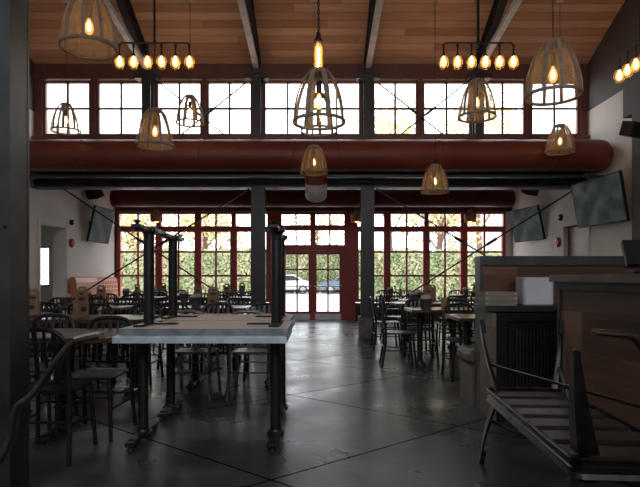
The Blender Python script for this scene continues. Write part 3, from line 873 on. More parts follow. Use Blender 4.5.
def caddy_proto():
    c = empty('cardboard_caddy')
    mb = MB()
    mb.rbox(-.062, .062, -.032, .032, 0, .13, .004, 1, .001)
    mb.mat(1).box(-.028, .028, -.0335, -.0325, .05, .09)
    mb.build('tray', [M['kraft'], M['kraft_print']], c)
    mb = MB()
    mb.box(-.062, -.022, -.003, .003, .13, .225).box(.022, .062, -.003, .003, .13, .225).box(-.022, .022, -.003, .003, .13, .195)
    mb.box(-.045, .045, -.003, .003, .225, .25)
    mb.mat(1).box(-.03, .03, -.0045, -.0035, .15, .175)
    mb.build('handle_panel', [M['kraft'], M['kraft_print']], c)
    return c
def bucket_proto():
    c = empty('napkin_bucket')
    MB().lathe([(.058, 0), (.060, .004), (.080, .125), (.085, .13), (.080, .134), (.075, .13), (.056, .008)], seg=20, cap=False).lathe([(.057, .002), (.057, .006)], seg=20).build('bucket', M['zinc_dull'], c)
    mb = MB(); rr = random.Random(3)
    for k in range(9):
        a = rr.uniform(0, 2 * PI); cx, cy = .03 * math.cos(a), .03 * math.sin(a)
        rot = Matrix.Rotation(a, 3, 'Z') @ Matrix.Rotation(rr.uniform(-.5, .5), 3, 'X')
        mb.obox((cx, cy, .125 + rr.uniform(0, .015)), .07, .012, .085, rot)
    mb.build('napkins', M['paper'], c)
    return c
M['zinc_dull'] = noisy('dull_galvanised', (0.12, 0.125, 0.13), (0.2, 0.205, 0.21), 14, (0.4, 0.55), 0.6)
def bottle_proto():
    c = empty('sauce_bottle')
    MB().lathe([(.028, 0), (.030, .005), (.030, .10), (.022, .13), (.013, .15), (.013, .165)], seg=14).build('bottle_body', M['ketchup'], c)
    MB().lathe([(.015, .16), (.015, .185), (.012, .188)], seg=12).build('cap', M['white_plastic'], c)
    return c
def shaker_proto():
    c = empty('salt_shaker')
    MB().lathe([(.020, 0), (.022, .004), (.018, .065)], seg=12).build('shaker_glass', M['bottle_glass'], c)
    MB().lathe([(.019, .065), (.019, .078), (.010, .09)], seg=12).build('lid', M['kick'], c)
    return c
PR = {'caddy': caddy_proto(), 'bucket': bucket_proto(), 'shaker': shaker_proto()}
PRU = set()
TXT = {'caddy': ('brown cardboard menu caddy with a handle slot', 'caddy', 'cardboard caddies on tables'),
       'bucket': ('small galvanised bucket of napkins', 'bucket', 'napkin buckets on tables'),
       'bottle': ('red sauce bottle with white cap', 'bottle', 'sauce bottles on tables'),
       'shaker': ('glass salt shaker with metal lid', 'shaker', 'salt shakers on tables')}
def put(kind, x, y, phrase, rz=0, z=.75):
    o = PR[kind] if kind not in PRU else copy_tree(PR[kind]); PRU.add(kind)
    o.location = (x, y, z); o.rotation_euler = (0, 0, rz)
    if kind == 'caddy': o.scale = (1.15, 1.15, 1.12)
    a, cat, g = TXT[kind]
    tag(o, '%s on %s' % (a, phrase), cat, g)
    return o

def dining_table(x, y, phrase, label, chairs='nnff', rot=0, items=('caddy', 'bucket', 'shaker'), kinds='dark', bright=(), item_off=(0, 0)):
    o = TABLE['p'] if not tp_used[0] else copy_tree(TABLE['p']); tp_used[0] = True
    o.location = (x, y, 0); o.rotation_euler = (0, 0, rot)
    tag(o, label, 'table', 'pedestal dining tables')
    g = 'slat-back chairs at the dining tables'
    pos = {'a': (-.29, -.47, 0, 'near left seat'), 'b': (.27, -.47, 0, 'near right seat'),
           'c': (-.29, .47, 180, 'far left seat'), 'd': (.27, .47, 180, 'far right seat'),
           'l': (-.67, 0, -90, 'left end'), 'r': (.67, 0, 90, 'right end')}
    for ch in chairs:
        dx, dy, f, w = pos[ch]
        chair(x + dx, y + dy, f, 'dark metal slat-back chair, %s of %s' % (w, phrase), g, 'bright' if ch in bright else 'dark')
    ox, oy = item_off
    spots = {'caddy': (.02, .05), 'bucket': (-.22, .06), 'bottle': (.16, -.02), 'shaker': (.20, .08)}
    for it in items:
        dx, dy = spots[it]
        put(it, x + dx + ox, y + dy + oy, phrase, random.choice((0, 1.25, .1, -.15)) + random.uniform(-.2, .2))

# left side
tb = TABLE['p']
t1 = empty('dining_table', (-1.98, 3.88, 0))
pedestal(t1, .08); pedestal(t1, -.42)
MB().rbox(-.56, .56, -.36, .34, .715, .75, .03).build('tabletop', M['table_wood'], t1)
tag(t1, 'dark wooden pedestal table at the left front beside the stacked tables', 'table', 'pedestal dining tables')
chair(-1.66, 3.93, 180, 'dark metal slat-back chair tucked under the front left table, facing the viewer', 'slat-back chairs at the dining tables')
chair(-2.24, 4.20, 180, 'dark metal slat-back chair at the far side of the front left table, further left', 'slat-back chairs at the dining tables')
chair(-1.745, 3.47, 0, 'dark metal slat-back chair with its back to the viewer by the near column', 'slat-back chairs at the dining tables')
dining_table(-.93, 5.66, 'the table just behind the stacked tables', 'dark wooden table just behind the stacked tables', 'abcd', items=('shaker',), bright='ab')
dining_table(-2.3, 5.45, 'the second-row outer left table', 'dark wooden table in the second row, left of the table behind the stack', 'cd', items=('caddy', 'shaker'), item_off=(-.2, 0))
dining_table(-3.65, 5.82, 'the second-row far left table', 'dark wooden table in the second row close to the left column edge', 'bcd', items=('caddy', 'bucket'), item_off=(.45, 0))
dining_table(-1.55, 7.38, 'the third-row inner left table', 'dark wooden table in the third row nearest the aisle on the left', 'abcd', items=('caddy', 'bucket', 'shaker'), item_off=(.05, -.1))
dining_table(-3.25, 7.38, 'the third-row outer left table', 'dark wooden table in the third row on the far left', 'abcd', item_off=(-.1, 0), items=('caddy', 'bucket', 'shaker'))
dining_table(-2.1, 8.98, 'the fourth-row inner left table', 'dark wooden table in the fourth row, inner of two on the left', 'abcd', items=('caddy', 'bucket', 'shaker'))
dining_table(-3.75, 8.98, 'the fourth-row outer left table', 'dark wooden table in the fourth row, outer of two on the left', 'abcd', items=('caddy', 'bucket', 'shaker'))
dining_table(-2.0, 11.2, 'the fifth-row inner left table', 'dark wooden table in the fifth row beyond the left entrance column', 'abcd', items=('caddy', 'bucket', 'shaker'))
dining_table(-3.9, 11.2, 'the fifth-row booth table', 'dark wooden table in the fifth row next to the orange booth', 'abcd', items=('caddy', 'bucket'))
dining_table(-1.9, 12.75, 'the table under the inner left windows', 'dark wooden table under the left window pair nearest the entrance doors', 'abcd', items=('caddy',))
dining_table(-3.8, 12.75, 'the table under the outer left windows', 'dark wooden table under the left window pair nearest the side wall', 'abcd', items=('caddy', 'bucket'))
# right side
dining_table(1.71, 6.95, 'the front right table', 'dark wooden table standing nearest the aisle in the right half', 'lrcd', items=('caddy', 'bucket', 'shaker'), item_off=(-.12, -.15))
dining_table(1.95, 5.6, 'the table behind the half wall', 'wooden table half hidden behind the plank half wall on the right', 'cd', items=())
dining_table(1.75, 8.6, 'the second right table from the front', 'dark wooden table second from the front in the right half', 'lrab', items=('caddy', 'bucket', 'shaker'))
dining_table(3.45, 7.8, 'the outer right table', 'dark wooden table in the right half seen past the half wall end', 'abcd', items=('caddy', 'bucket'))
dining_table(2.05, 9.75, 'the table beside the right entrance column', 'dark wooden table beside the right black entrance column', 'lrab', items=('caddy', 'bucket', 'shaker'))
dining_table(3.7, 10.6, 'the table by the right wall', 'dark wooden table in the back right near the side wall', 'abcd', items=('caddy', 'bucket'))
dining_table(1.9, 12.6, 'the table under the inner right windows', 'dark wooden table under the right windows nearest the entrance doors', 'abcd', items=('caddy', 'bucket', 'shaker'))
dining_table(3.7, 12.6, 'the table under the outer right windows', 'dark wooden table under the right windows nearest the side wall', 'abcd', items=('caddy', 'bucket'))

# ------------------------------------------------------------------ stacked metal-edged tables
def steel_table(x, y, upturned, label, yaw=0):
    W, D, T = (1.11 if upturned else 1.135), .68, .045
    t = empty('steel_edged_table')
    pedestal(t, -W / 2 + .09, z_top=.712); pedestal(t, W / 2 - .10, z_top=.712)
    # long arms of the mounting plates, running inwards along the underside
    mb = MB()
    mb.box(-W / 2 + .06, -W / 2 + .30, -.028, .028, .712, .7245).box(W / 2 - .31, W / 2 - .06, -.028, .028, .712, .7245)
    mb.build('mounting_arm', M['cast_iron'], t)
    zt = .725
    e = .006
    MB().box(-W / 2 + e, W / 2 - e, -D / 2 + e, D / 2 - e, zt, zt + T - e).build('tabletop', M['plywood'], t)
    mb = MB()
    g = .005
    mb.box(-W / 2, W / 2, -D / 2, -D / 2 + e, zt, zt + T - g).box(-W / 2, W / 2, D / 2 - e, D / 2, zt, zt + T - g)
    mb.box(-W / 2, -W / 2 + e, -D / 2 + e, D / 2 - e, zt, zt + T - g).box(W / 2 - e, W / 2, -D / 2 + e, D / 2 - e, zt, zt + T - g)
    mb.box(-W / 2 + e, W / 2 - e, -D / 2 + e, D / 2 - e, zt + T - e + .0005, zt + T)
    mb.build('steel_edging', M['zinc_shaded'] if upturned else M['zinc'], t)
    H = zt + T
    if upturned:
        t.location = (x, y, 2 * H + .001); t.rotation_euler = (PI, 0, yaw)
    else:
        t.location = (x, y, 0); t.rotation_euler = (0, 0, yaw)
    tag(t, label, 'table', 'stacked tables with steel edges')
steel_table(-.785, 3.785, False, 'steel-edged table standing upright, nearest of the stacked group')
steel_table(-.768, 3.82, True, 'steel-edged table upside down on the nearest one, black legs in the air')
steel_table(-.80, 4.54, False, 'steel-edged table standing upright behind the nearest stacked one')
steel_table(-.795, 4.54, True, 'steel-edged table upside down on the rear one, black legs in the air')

# ------------------------------------------------------------------ counter, half wall, service cabinet
ang = math.atan2(.10, .73)
ct = empty('bar_counter', (1.575, 3.5, 0), ang)     # local -Y runs toward the viewer
mb = MB().box(.0, .75, -3.4, -.03, 0, 1.12); mb.build('plank_front', M['counter_wood'], ct)
MB().box(-.05, .85, -3.42, .03, 1.125, 1.172).build('countertop', noisy('bar_top', (.10, .085, .07), (.16, .14, .12), 4, (.3, .45), stretch=(8, 1, 1)), ct)
MB().box(-.02, .0, -3.4, -.0, 1.075, 1.125).box(-.012, .03, -.032, 0, 0, 1.12).build('trim_rail', M['steel_post'], ct)
tag(ct, 'plank-fronted bar counter with a thin top running along the right side', 'counter')

hw = empty('half_wall', (1.38, 4.60, 0))
MB().box(.03, 3.7, 0, .10, 0, 1.26).build('plank_face', M['halfwall_wood'], hw)
MB().box(0, 3.74, -.03, .13, 1.26, 1.34).build('cap_rail', M['steel_post'], hw)
MB().box(0, .03, -.02, .12, 0, 1.26).build('end_post', M['steel_post'], hw)
tag(hw, 'walnut plank half wall with dark cap rail at the right', 'half wall')

cb = empty('service_cabinet', (1.38, 4.24, 0))
MB().box(0, .03, 0, .33, 0, .87).build('side_panel', M['side_wood'], cb)
mb = MB().box(.03, 1.5, .03, .33, 0, .87)
mb.box(.03, .12, .0, .03, 0, .87).box(.12, 1.5, 0, .03, .80, .87).box(.12, 1.5, 0, .03, 0, .08).box(.80, .86, 0, .03, .08, .80)
mb.build('body', M['black_plastic'], cb)
for x0, x1 in ((.125, .795), (.865, 1.49)):
    mb = MB().box(x0, x0 + .05, -.008, .022, .09, .79).box(x1 - .05, x1, -.008, .022, .09, .79).box(x0 + .05, x1 - .05, -.008, .022, .09, .14).box(x0 + .05, x1 - .05, -.008, .022, .74, .79)
    d = mb.build('cabinet_door', M['black_plastic'], cb)
    g = MB(); x = x0 + .07
    while x < x1 - .06:
        g.box(x - .006, x + .006, .004, .016, .14, .74); x += .028
    g.build('grille', M['steel_post'], d)
MB().rbox(-.06, 1.5, -.03, .33, .88, .93, .012).build('ledge', M['steel_dark'], cb)
tag(cb, 'low black service cabinet with grilled doors against the half wall', 'cabinet')

cr = empty('wooden_crate', (1.45, 4.33, .93))
mb = MB().box(-.125, .125, -.09, -.08, 0, .11).box(-.125, .125, .08, .09, 0, .11).box(-.125, -.115, -.08, .08, 0, .11).box(.115, .125, -.08, .08, 0, .11).box(-.115, .115, -.08, .08, 0, .01)
mb.build('crate_box', noisy('weathered_crate', (.17, .15, .12), (.26, .23, .19), 5, (.6, .8), stretch=(1, 1, 8)), cr)
mb = MB()
for sx in (-1, 1):
    for z in (.012, .052, .090):
        mb.box(sx * .118 - .012, sx * .118 + .012, -.094, -.0905, z, z + .012)
mb.build('corner_strap', M['kick'], cr)
tag(cr, 'small pale wooden crate with metal corners on the cabinet ledge', 'crate')
bn = empty('white_container', (1.77, 4.38, .93))
MB().rbox(-.125, .125, -.11, .11, 0, .225, .04, 5, .008).build('container_body', M['white_plastic'], bn)
MB().rbox(-.128, .128, -.113, .113, .2055, .215, .04, 5, .001).build('lid_rim', M['white_plastic'], bn)
tag(bn, 'plain white plastic container on the cabinet ledge beside the crate', 'container')

bs = empty('booth_bench', (1.36, 4.74, 0))
MB().box(0, 1.5, 0, .42, 0, .36).build('bench_base', M['side_wood'], bs)
mb = MB()
path = [(-.02, .02, .0)]
mb.rbox(-.03, 1.5, 0, .46, .36, .50, .05, 5, .045); mb.build('seat_cushion', M['grey_vinyl'], bs)
tag(bs, 'grey cushioned bench seat behind the end of the half wall', 'bench')

ps = empty('till_terminal', (1.87, 2.98, 1.172), -.25)
MB().rbox(-.12, .12, -.10, .10, 0, .02, .03).build('stand_base', M['black_plastic'], ps)
MB().box(-.03, .03, -.03, .0, .02, .12).build('stand', M['black_plastic'], ps)
mb = MB(); mb.obox((0, -.02, .115), .30, .035, .17, Matrix.Rotation(-.6, 3, 'X')); mb.build('screen', M['black_plastic'], ps)
tag(ps, 'black till screen on the bar counter at the right edge', 'terminal')

# ------------------------------------------------------------------ left booths
def booth(y0, y1, mat, lab):
    b = empty('booth_sofa', (XL, y0, 0)); L = y1 - y0 - .03
    MB().box(.02, .62, 0, L, 0, .34).build('booth_base', M['black_plastic'], b)
    MB().rbox(.02, .66, 0, L, .34, .47, .05, 4, .03).build('seat_cushion', M[mat], b)
    n = 8
    prof = [(.03, .47), (.03, 1.10), (.05, 1.16), (.10, 1.18), (.15, 1.15), (.18, 1.05), (.21, .47)]
    vs = [(x, 0.0, z) for x, z in prof] + [(x, L, z) for x, z in prof]; m = len(prof)
    mb = MB(); mb.add(vs, [tuple(range(m)), tuple(range(m, 2 * m))[::-1]]); mb.add(vs, [(i, i + m, (i + 1) % m + m, (i + 1) % m) for i in range(m)], False)
    # thicken to a broad back
    mb.build('backrest', M[mat], b)
    for k in (0, 1):
        yy = .0 if k == 0 else L - .08
    tag(b, lab, 'booth', 'booths along the left wall')
booth(8.3, 9.75, 'orange_vinyl', 'plain orange booth sofa along the left wall, nearest of the three')
booth(11.58, 12.75, 'orange_vinyl', 'plain orange booth sofa just past the opening in the left wall')
booth(12.75, 13.95, 'plaid', 'plaid orange booth sofa in the corner beneath the left windows')

# ------------------------------------------------------------------ wall fittings
def tv(x, y, z, w, h, side, tilt, yaw, lab):
    o = empty('wall_television', (x, y, z), 0)
    # built facing +X for left wall (side=1), -X for right wall
    R_ = Matrix.Rotation(yaw, 3, 'Z') @ Matrix.Rotation(tilt * side, 3, 'Y')
    mb = MB(); mb.obox(R_ @ Vector((0, 0, 0)), .05, w, h, R_); mb.build('bezel', M['black_plastic'], o)
    mb = MB(); mb.obox(R_ @ Vector((side * .027, 0, .005)), .004, w - .04, h - .05, R_); mb.build('screen', M['screen'], o)
    mb = MB(); wx = (XL if side > 0 else XR) - x
    mb.tube([(0, 0, .0), (wx, 0, 0.03)], .025, 8).box(min(wx, wx - .02 * -side), max(wx, wx - .02 * -side), -.12, .12, -.12, .15)
    mb.build('wall_bracket', M['steel_dark'], o)
    tag(o, lab, 'television')
tv(XL + .24, 12.75, 2.42, .95, .86, 1, .22, -.10, 'tilted wall television on the left wall near the corner')
tv(XR - .24, 12.6, 2.42, 1.15, .80, -1, .22, .22, 'smaller-looking tilted television on the right wall near the back windows')
tv(XR - .24, 9.35, 2.5, 1.35, .84, -1, .17, .12, 'large tilted television on the right wall nearest the viewer')
def speaker(x, y, z, rz, tilt, sc, lab):
    o = empty('wall_speaker', (x, y, z))
    R_ = Matrix.Rotation(rz, 3, 'Z') @ Matrix.Rotation(tilt, 3, 'X')
    mb = MB(); mb.obox((0, 0, 0), .34 * sc, .2 * sc, .22 * sc, R_); mb.build('cabinet', M['black_plastic'], o)
    mb = MB(); mb.obox(R_ @ Vector((0, -.104 * sc, 0)), .31 * sc, .008, .19 * sc, R_); mb.build('grille', M['cast_iron'], o)
    mb = MB(); wx = (XL if x < 0 else XR) - x
    mb.tube([(0, 0, 0), (wx, .0, .04)], .014, 6); mb.build('bracket', M['steel_dark'], o)
    tag(o, lab, 'speaker', 'black wall speakers')
speaker(XL + .22, 12.4, 3.13, -.5, .5, 1, 'small black speaker high on the left wall above the television')
speaker(XR - .22, 12.4, 3.22, .5, .5, 1, 'small black speaker high on the right wall above the back television')
speaker(XR - .27, 8.25, 3.46, .45, .3, 1.0, 'black speaker bracketed near the right edge above the large television')
def disc(name, x, y, z, r, mat, lab, cat, thick=.06):
    sd = 1 if x < 0 else -1
    o = empty(name, (x, y, z))
    MB().lathe([(r, 0), (r, sd * thick * .7), (r * .7, sd * thick)], seg=20, axis='X').build('housing', M[mat], o)
    MB().lathe([(r * .35, sd * thick), (r * .3, sd * (thick + .01))], seg=12, axis='X').build('centre_cap', M['kick'] if mat != 'red_plastic' else M['red_plastic'], o)
    tag(o, lab, cat)
disc('fire_alarm', XL, 11.7, 1.92, .10, 'red_plastic', 'round red fire alarm bell on the left wall beside the opening', 'alarm')
disc('fire_alarm', XR, 11.42, 1.92, .11, 'red_plastic', 'round red fire alarm bell on the right wall by the dark doorway', 'alarm')
disc('wall_sensor', XL, 11.7, 2.38, .06, 'black_plastic', 'small dark round sensor above the left fire alarm', 'sensor')
disc('wall_sensor', XR, 11.3, 2.44, .07, 'black_plastic', 'small dark round sensor above the right fire alarm', 'sensor')
def emlight(x, y, z, lab):
    sd = 1 if x < 0 else -1
    o = empty('emergency_light', (x, y, z))
    MB().box(min(0, sd * .08), max(0, sd * .08), -.14, .14, -.05, .07).build('battery_box', M['white_plastic'], o)
    for k in (-1, 1):
        MB().lathe([(.02, .0), (.055, -.05), (.055, -.08), (.04, -.085)], (sd * .16, k * .1, .02), 14, 'Y').build('lamp_head', M['white_plastic'], o)
        MB().tube([(sd * .07, k * .1, .0), (sd * .16, k * .1, .02)], .012, 6).build('arm', M['white_plastic'], o)
    tag(o, lab, 'emergency light', 'twin-head emergency lights')
emlight(XL, 9.88, 3.03, 'white twin-head emergency light under the duct on the left wall')
emlight(XR, 9.88, 3.04, 'white twin-head emergency light above the large right television')

# ------------------------------------------------------------------ stacked metal benches (right foreground)
def bench(up, label):
    b = empty('metal_bench')
    L, W, H = 1.30, .46, .445
    k = 1
    # seat rim: folded sheet frame
    mb = MB()
    hx, hy = W / 2, L / 2
    def rr(g, z, r=.05):
        P = []
        for cx, cy, a0 in ((hx - r, hy - r, 0), (-hx + r, hy - r, 90), (-hx + r, -hy + r, 180), (hx - r, -hy + r, 270)):
            for q in range(5):
                a = math.radians(a0 + 22.5 * q); P.append((cx + (r - g) * math.cos(a), cy + (r - g) * math.sin(a), z))
        return P
    rings = [rr(.012, H - .036), rr(0, H - .038), rr(-.004, H - .034), rr(.004, H - .016), rr(.004, H - .005), rr(.010, H), rr(.026, H), rr(.030, H - .006), rr(.014, H - .014)]
    n = len(rings[0]); vs = sum(rings, []); fs = []
    for j in range(len(rings)):
        jj = (j + 1) % len(rings)
        fs += [(j * n + i, j * n + (i + 1) % n, jj * n + (i + 1) % n, jj * n + i) for i in range(n)]
    mb.add(vs, fs, False); mb.build('seat_rim', M['bench_metal'], b)
    nsl = 6; st = (L - .08) / nsl
    for q in range(nsl):
        y0 = -hy + .04 + q * st
        MB().rbox(-hx + .02, hx - .02, y0 + .035, y0 + st - .035, H - .028, H - .008, .004, 1, .002).build('seat_slat', M['bench_wood'], b)
    tips = []
    for sx in (-1, 1):
        for sy in (-1, 1):
            top = Vector((sx * (hx - .045), sy * (hy - .05), H - .04)); bot = Vector((sx * (hx + .01), sy * (hy + .045), .0))
            mb = MB(); m_ = 8; vs = []; fs = []
            # tapered folded leg: L-shaped sheet wrapping the corner, ending in a round foot
            for j in range(m_ + 1):
                t = j / m_; c = top.lerp(bot, t); c.x += sx * .012 * math.sin(t * PI); c.y += sy * .012 * math.sin(t * PI)
                w = .048 * (1 - t) ** .8 + .012
                wx = w if (sy < 0) == up else w * .55
                o_ = (sx * .012, sy * .012)
                P = [(c.x + o_[0], c.y + o_[1]), (c.x + o_[0] - sx * wx * 1.3, c.y + o_[1]), (c.x + o_[0] - sx * wx * 1.3, c.y + o_[1] - sy * .005), (c.x + o_[0] - sx * .012, c.y + o_[1] - sy * .012),
                     (c.x + o_[0] - sx * .005, c.y + o_[1] - sy * w * 1.3), (c.x + o_[0], c.y + o_[1] - sy * w * 1.3)]
                vs += [(x, y, c.z) for x, y in P]
            for j in range(m_):
                fs += [(j * 6 + i, j * 6 + (i + 1) % 6, (j + 1) * 6 + (i + 1) % 6, (j + 1) * 6 + i) for i in range(6)]
            fs += [tuple(range(6)), tuple(range(m_ * 6, m_ * 6 + 6))[::-1]]
            mb.add(vs, fs); lg = mb.build('leg', M['bench_metal'], b)
            ft = top.lerp(bot, .80)
            d_ = (bot - top).normalized()
            mb = MB().tube([ft, bot - d_ * .002], .0145, 12)
            mb.build('foot', M['black_plastic'], lg)
            tips.append(top.lerp(bot, .34))
    mb = MB()
    mb.tube([tips[0], tips[3]], .008, 6).tube([tips[1] + Vector((0, 0, .016)), tips[2] + Vector((0, 0, .016))], .008, 6)
    mb.lathe([(.016, -.006), (.016, .018)], ((tips[0].x + tips[3].x) / 2, (tips[0].y + tips[3].y) / 2, tips[0].z), 10)
    mb.build('cross_brace', M['bench_metal'], b)
    b.location = (1.20, 2.58, 0 if up else 2 * H + .002)
    b.rotation_euler = (0 if up else PI, 0, -.06)
    tag(b, label, 'bench', 'stacked metal benches')
bench(True, 'raw steel bench standing on its legs under an upturned bench')
bench(False, 'raw steel bench upside down with legs pointing up, stacked seat to seat')

# ------------------------------------------------------------------ armchairs at the picture edges
def edge_chair(pts, seat, label, side):
    """tube-framed armchair: bent arm bar, frame, seat and legs"""
    c = empty('tube_armchair', (0, 0, 0))
    ox, oy = seat; c.location = (ox, oy, 0)
    P = [(x - ox, y - oy, z) for x, y, z in pts]
    arm = smooth_path(P, 5)
    for dy, nm in ((0, 'arm'), (-.46, 'arm')):
        q = [(p[0], p[1] + dy, p[2]) for p in (arm if dy == 0 else arm[26:])]
        MB().sweep(q, [(.024 * math.cos(2 * PI * k / 12), .012 * math.sin(2 * PI * k / 12)) for k in range(12)], True, (0, 0, 1)).build(nm, M['arm_metal'], c)
    if side < 0:
        MB().sweep([arm[0] + Vector((.004, 0, .012)), arm[5] + Vector((0, 0, .013)), arm[9] + Vector((0, 0, .012))], [(-.022, -.004), (.022, -.004), (.022, .004), (-.022, .004)], False, (0, 0, 1)).build('arm_pad', M['pad_wood'], c)
    e = P[-1]
    for dy in (0, -.46):
        MB().tube([(e[0], e[1] + dy, e[2]), (e[0] + side * .03, e[1] + dy, .25), (e[0] + side * .08, e[1] + dy, 0)], .014, 8).build('leg', M['chair_metal'], c)
        MB().tube([(e[0] + side * .33, e[1] + dy, .46), (e[0] + side * .35, e[1] + dy, 0)], .014, 8).build('leg', M['chair_metal'], c)
    xa, xb = sorted((e[0] + side * .0, e[0] + side * .35))
    MB().rbox(xa, xb, e[1] - .45, e[1] - .01, .455, .485, .03).build('seat', M['chair_metal'], c)
    tag(c, label, 'chair')
M['pad_wood'] = noisy('worn_beige_pad', (.30, .25, .20), (.42, .36, .29), 20, (.5, .65))
M['arm_metal'] = noisy('polished_copper_tone_steel', (0.05, 0.042, 0.038), (0.11, 0.09, 0.08), 12, (0.16, 0.26), 0.6)
yy = 1.9
def W(px, py, y=yy): s = 530 / y; return ((px - 320) / s, y, 1.15 + (278 - py) / s)
edge_chair([W(101, 335.5), W(88, 338), W(74, 342), W(64, 352), W(50, 371), W(34, 393), W(19, 405), W(14, 418), W(13, 432), W(6, 450), W(-4, 466)], (-1.25, yy), 'dark armchair with a bent metal arm, cut by the left edge', -1)
edge_chair([W(a, b, 1.80) for a, b in ((594, 332), (612, 333.5), (631, 336), (641, 345), (660, 372), (676, 393), (690, 408), (694, 425), (700, 445), (706, 466))], (1.35, 1.80), 'dark armchair with a bright bent metal arm, cut by the right edge', 1)

# ------------------------------------------------------------------ outside: hedge, trees, cars, houses
def leaves(mb, cx, cy, cz, rx, ry, rz_, n, size, rnd):
    vs = []; fs = []
    for _ in range(n):
        while True:
            x, y, z = rnd.uniform(-1, 1), rnd.uniform(-1, 1), rnd.uniform(-1, 1)
            if x * x + y * y + z * z < 1: break
        p = Vector((cx + x * rx, cy + y * ry, cz + z * rz_))
        a = Vector((rnd.uniform(-1, 1), rnd.uniform(-1, 1), rnd.uniform(-1, 1))).normalized() * size * rnd.uniform(.6, 1.2)
        b = a.cross(Vector((rnd.uniform(-1, 1), rnd.uniform(-1, 1), rnd.uniform(-1, 1)))).normalized() * size * .5
        i = len(vs); vs += [p - a, p + b, p + a, p - b]; fs.append((i, i + 1, i + 2, i + 3))
    mb.add(vs, fs)
rnd = random.Random(5)
def hedge(HY, x0, x1, top, n, lab):
    h = empty('hedge', (0, HY, -.02)); core = MB(); x = x0
    hg = lambda x: top + .06 * math.sin(x * 1.3) + .05 * math.sin(x * 3.1)
    while x < x1 - .01:
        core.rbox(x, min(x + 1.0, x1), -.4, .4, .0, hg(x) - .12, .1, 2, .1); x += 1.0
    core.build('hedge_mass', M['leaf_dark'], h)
    vs = []; fs = []
    for _ in range(n):
        x = rnd.uniform(x0, x1); z = rnd.uniform(.1, hg(x)); yv = -.45 + rnd.uniform(-.15, .12)
        p = Vector((x, yv, z)); sz = rnd.uniform(.05, .12)
        a = Vector((rnd.uniform(-1, 1), rnd.uniform(-.5, .5), rnd.uniform(-1, 1))).normalized() * sz
        b = a.cross(Vector((rnd.uniform(-.4, .4), 1, rnd.uniform(-.4, .4)))).normalized() * sz * .6
        i = len(vs); vs += [p - a, p + b, p + a, p - b]; fs.append((i, i + 1, i + 2, i + 3))
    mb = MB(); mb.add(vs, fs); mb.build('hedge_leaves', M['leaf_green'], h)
    tag(h, lab, 'hedge', 'clipped hedges outside')
hedge(27, -12.7, -2.4, 2.6, 9000, 'clipped hedge outside the left windows')
hedge(27, 1.7, 16, 2.55, 9000, 'clipped hedge outside the right windows')
hedge(42, -8, 8, 3.45, 9000, 'farther hedge seen through the entrance doors')
def tree(x, y, hgt, r, lab, n=2600, mat='leaf_autumn'):
    t = empty('street_tree', (x, y, -.02)); rr_ = random.Random(int(x * 10 + 999))
    mb = MB()
    trunk = smooth_path([(0, 0, 0), (.05, 0, hgt * .2), (-.05, .05, hgt * .4), (.08, 0, hgt * .62)], 4)
    mb.tube(trunk, .19, 10, scales=[1.25 - .6 * i / (len(trunk) - 1) for i in range(len(trunk))])
    for k in range(7):
        a = k * 2.4; z0 = hgt * (.3 + .04 * k)
        mb.tube([(0, 0, z0), (math.cos(a) * r * .4, math.sin(a) * r * .4, z0 + hgt * .15), (math.cos(a) * r * .75, math.sin(a) * r * .75, z0 + hgt * .26)], .06, 6, scales=[1, .7, .3])
    mb.build('trunk', M['bark'], t)
    mb = MB()
    for k in range(9):
        a = k * 2.4
        leaves(mb, math.cos(a) * r * .5, math.sin(a) * r * .5, hgt * (.50 + .05 * k), r * .55, r * .55, hgt * .14, n // 9, .13, rr_)
    mb.build('foliage', M[mat], t)
    tag(t, lab, 'tree', 'street trees outside')
tree(-6.25, 29, 6.6, 2.3, 'street tree outside behind the inner left windows')
tree(-11.0, 31, 6.4, 2.4, 'street tree outside behind the outermost left window')
tree(-.3, 45, 8.6, 3.6, 'street tree outside behind the entrance doors')
tree(6.6, 29, 7.4, 2.4, 'street tree outside behind the right windows')
tree(4.4, 33.5, 12.5, 2.5, 'tall street tree showing in the high windows just right of the middle', 4200)
tree(10.2, 34, 13.5, 2.9, 'tall street tree showing in the high windows toward the right', 4200)
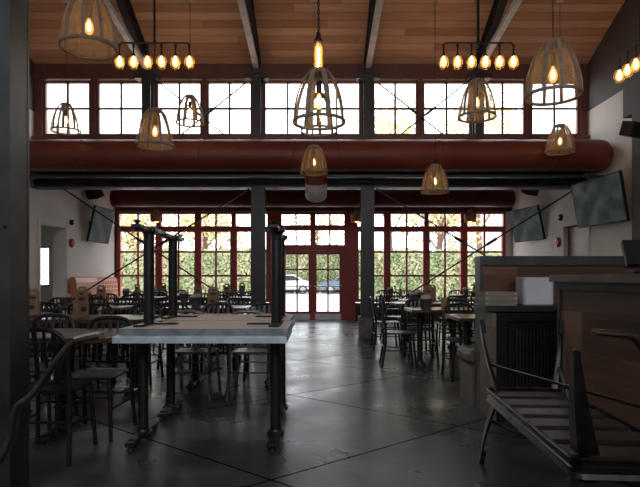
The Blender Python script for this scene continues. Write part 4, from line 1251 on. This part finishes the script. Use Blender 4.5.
def car(x, y, mat, lab):
    c = empty('parked_car', (x, y, -.02))
    prof = [(-2.1, .35), (-2.15, .7), (-1.9, .88), (-1.1, .95), (-.6, 1.38), (.7, 1.42), (1.35, 1.0), (1.95, .92), (2.15, .7), (2.12, .35)]
    m = len(prof)
    vs = [(a, -.85, b) for a, b in prof] + [(a, .85, b) for a, b in prof]
    mb = MB(); mb.add(vs, [tuple(range(m))[::-1], tuple(range(m, 2 * m))] + [(i, (i + 1) % m, (i + 1) % m + m, i + m) for i in range(m)]); mb.build('car_body', M[mat], c)
    mb = MB()
    for P in ([(-1.0, .97), (-.58, 1.32), (-.02, 1.34), (-.02, .97)], [(.04, .97), (.04, 1.34), (.65, 1.35), (1.2, 1.0)]):
        mb.add([(a, -.862, b) for a, b in P] + [(a, -.85, b) for a, b in P], [(0, 1, 2, 3), (7, 6, 5, 4), (0, 4, 5, 1), (1, 5, 6, 2), (2, 6, 7, 3), (3, 7, 4, 0)])
    mb.build('side_window', M['car_glass'], c)
    for wx in (-1.35, 1.35):
        for wy in (-.86, .70):
            w = MB().lathe([(.33, 0), (.33, .16)], (wx, wy, .33), 18, 'Y').build('wheel', M['tyre'], c)
            MB().lathe([(.2, -.012), (.2, 0)], (wx, wy, .33), 14, 'Y').build('hubcap', M['kick'], w)
    tag(c, lab, 'car', 'parked cars outside')
car(-2.6, 39.5, 'car_white', 'white car parked outside, seen through the left entrance door')
car(2.1, 39.5, 'car_blue', 'slate blue car parked outside, seen through the right entrance door')
def house(x, y, w, d_, h_, rh, lab):
    o = empty('house', (x, y, -.02))
    MB().box(-w / 2, w / 2, 0, d_, 0, h_).build('house_wall', M['house'], o)
    e = .4
    vs = [(-w / 2 - e, -e, h_), (w / 2 + e, -e, h_), (w / 2 + e, d_ + e, h_), (-w / 2 - e, d_ + e, h_), (0, -e, h_ + rh), (0, d_ + e, h_ + rh)]
    mb = MB(); mb.add(vs, [(0, 1, 4), (2, 3, 5), (1, 2, 5, 4), (3, 0, 4, 5), (3, 2, 1, 0)]); mb.build('roof', M['roof'], o)
    mb = MB()
    for k in (-1, 1): mb.box(k * w * .25 - .5, k * w * .25 + .5, -.03, 0.0, h_ - 1.6, h_ - .5)
    mb.build('window', M['car_glass'], o)
    tag(o, lab, 'house')
house(17.3, 42, 8, 8, 9.5, 3.0, 'pale gabled house outside seen in the rightmost high window')
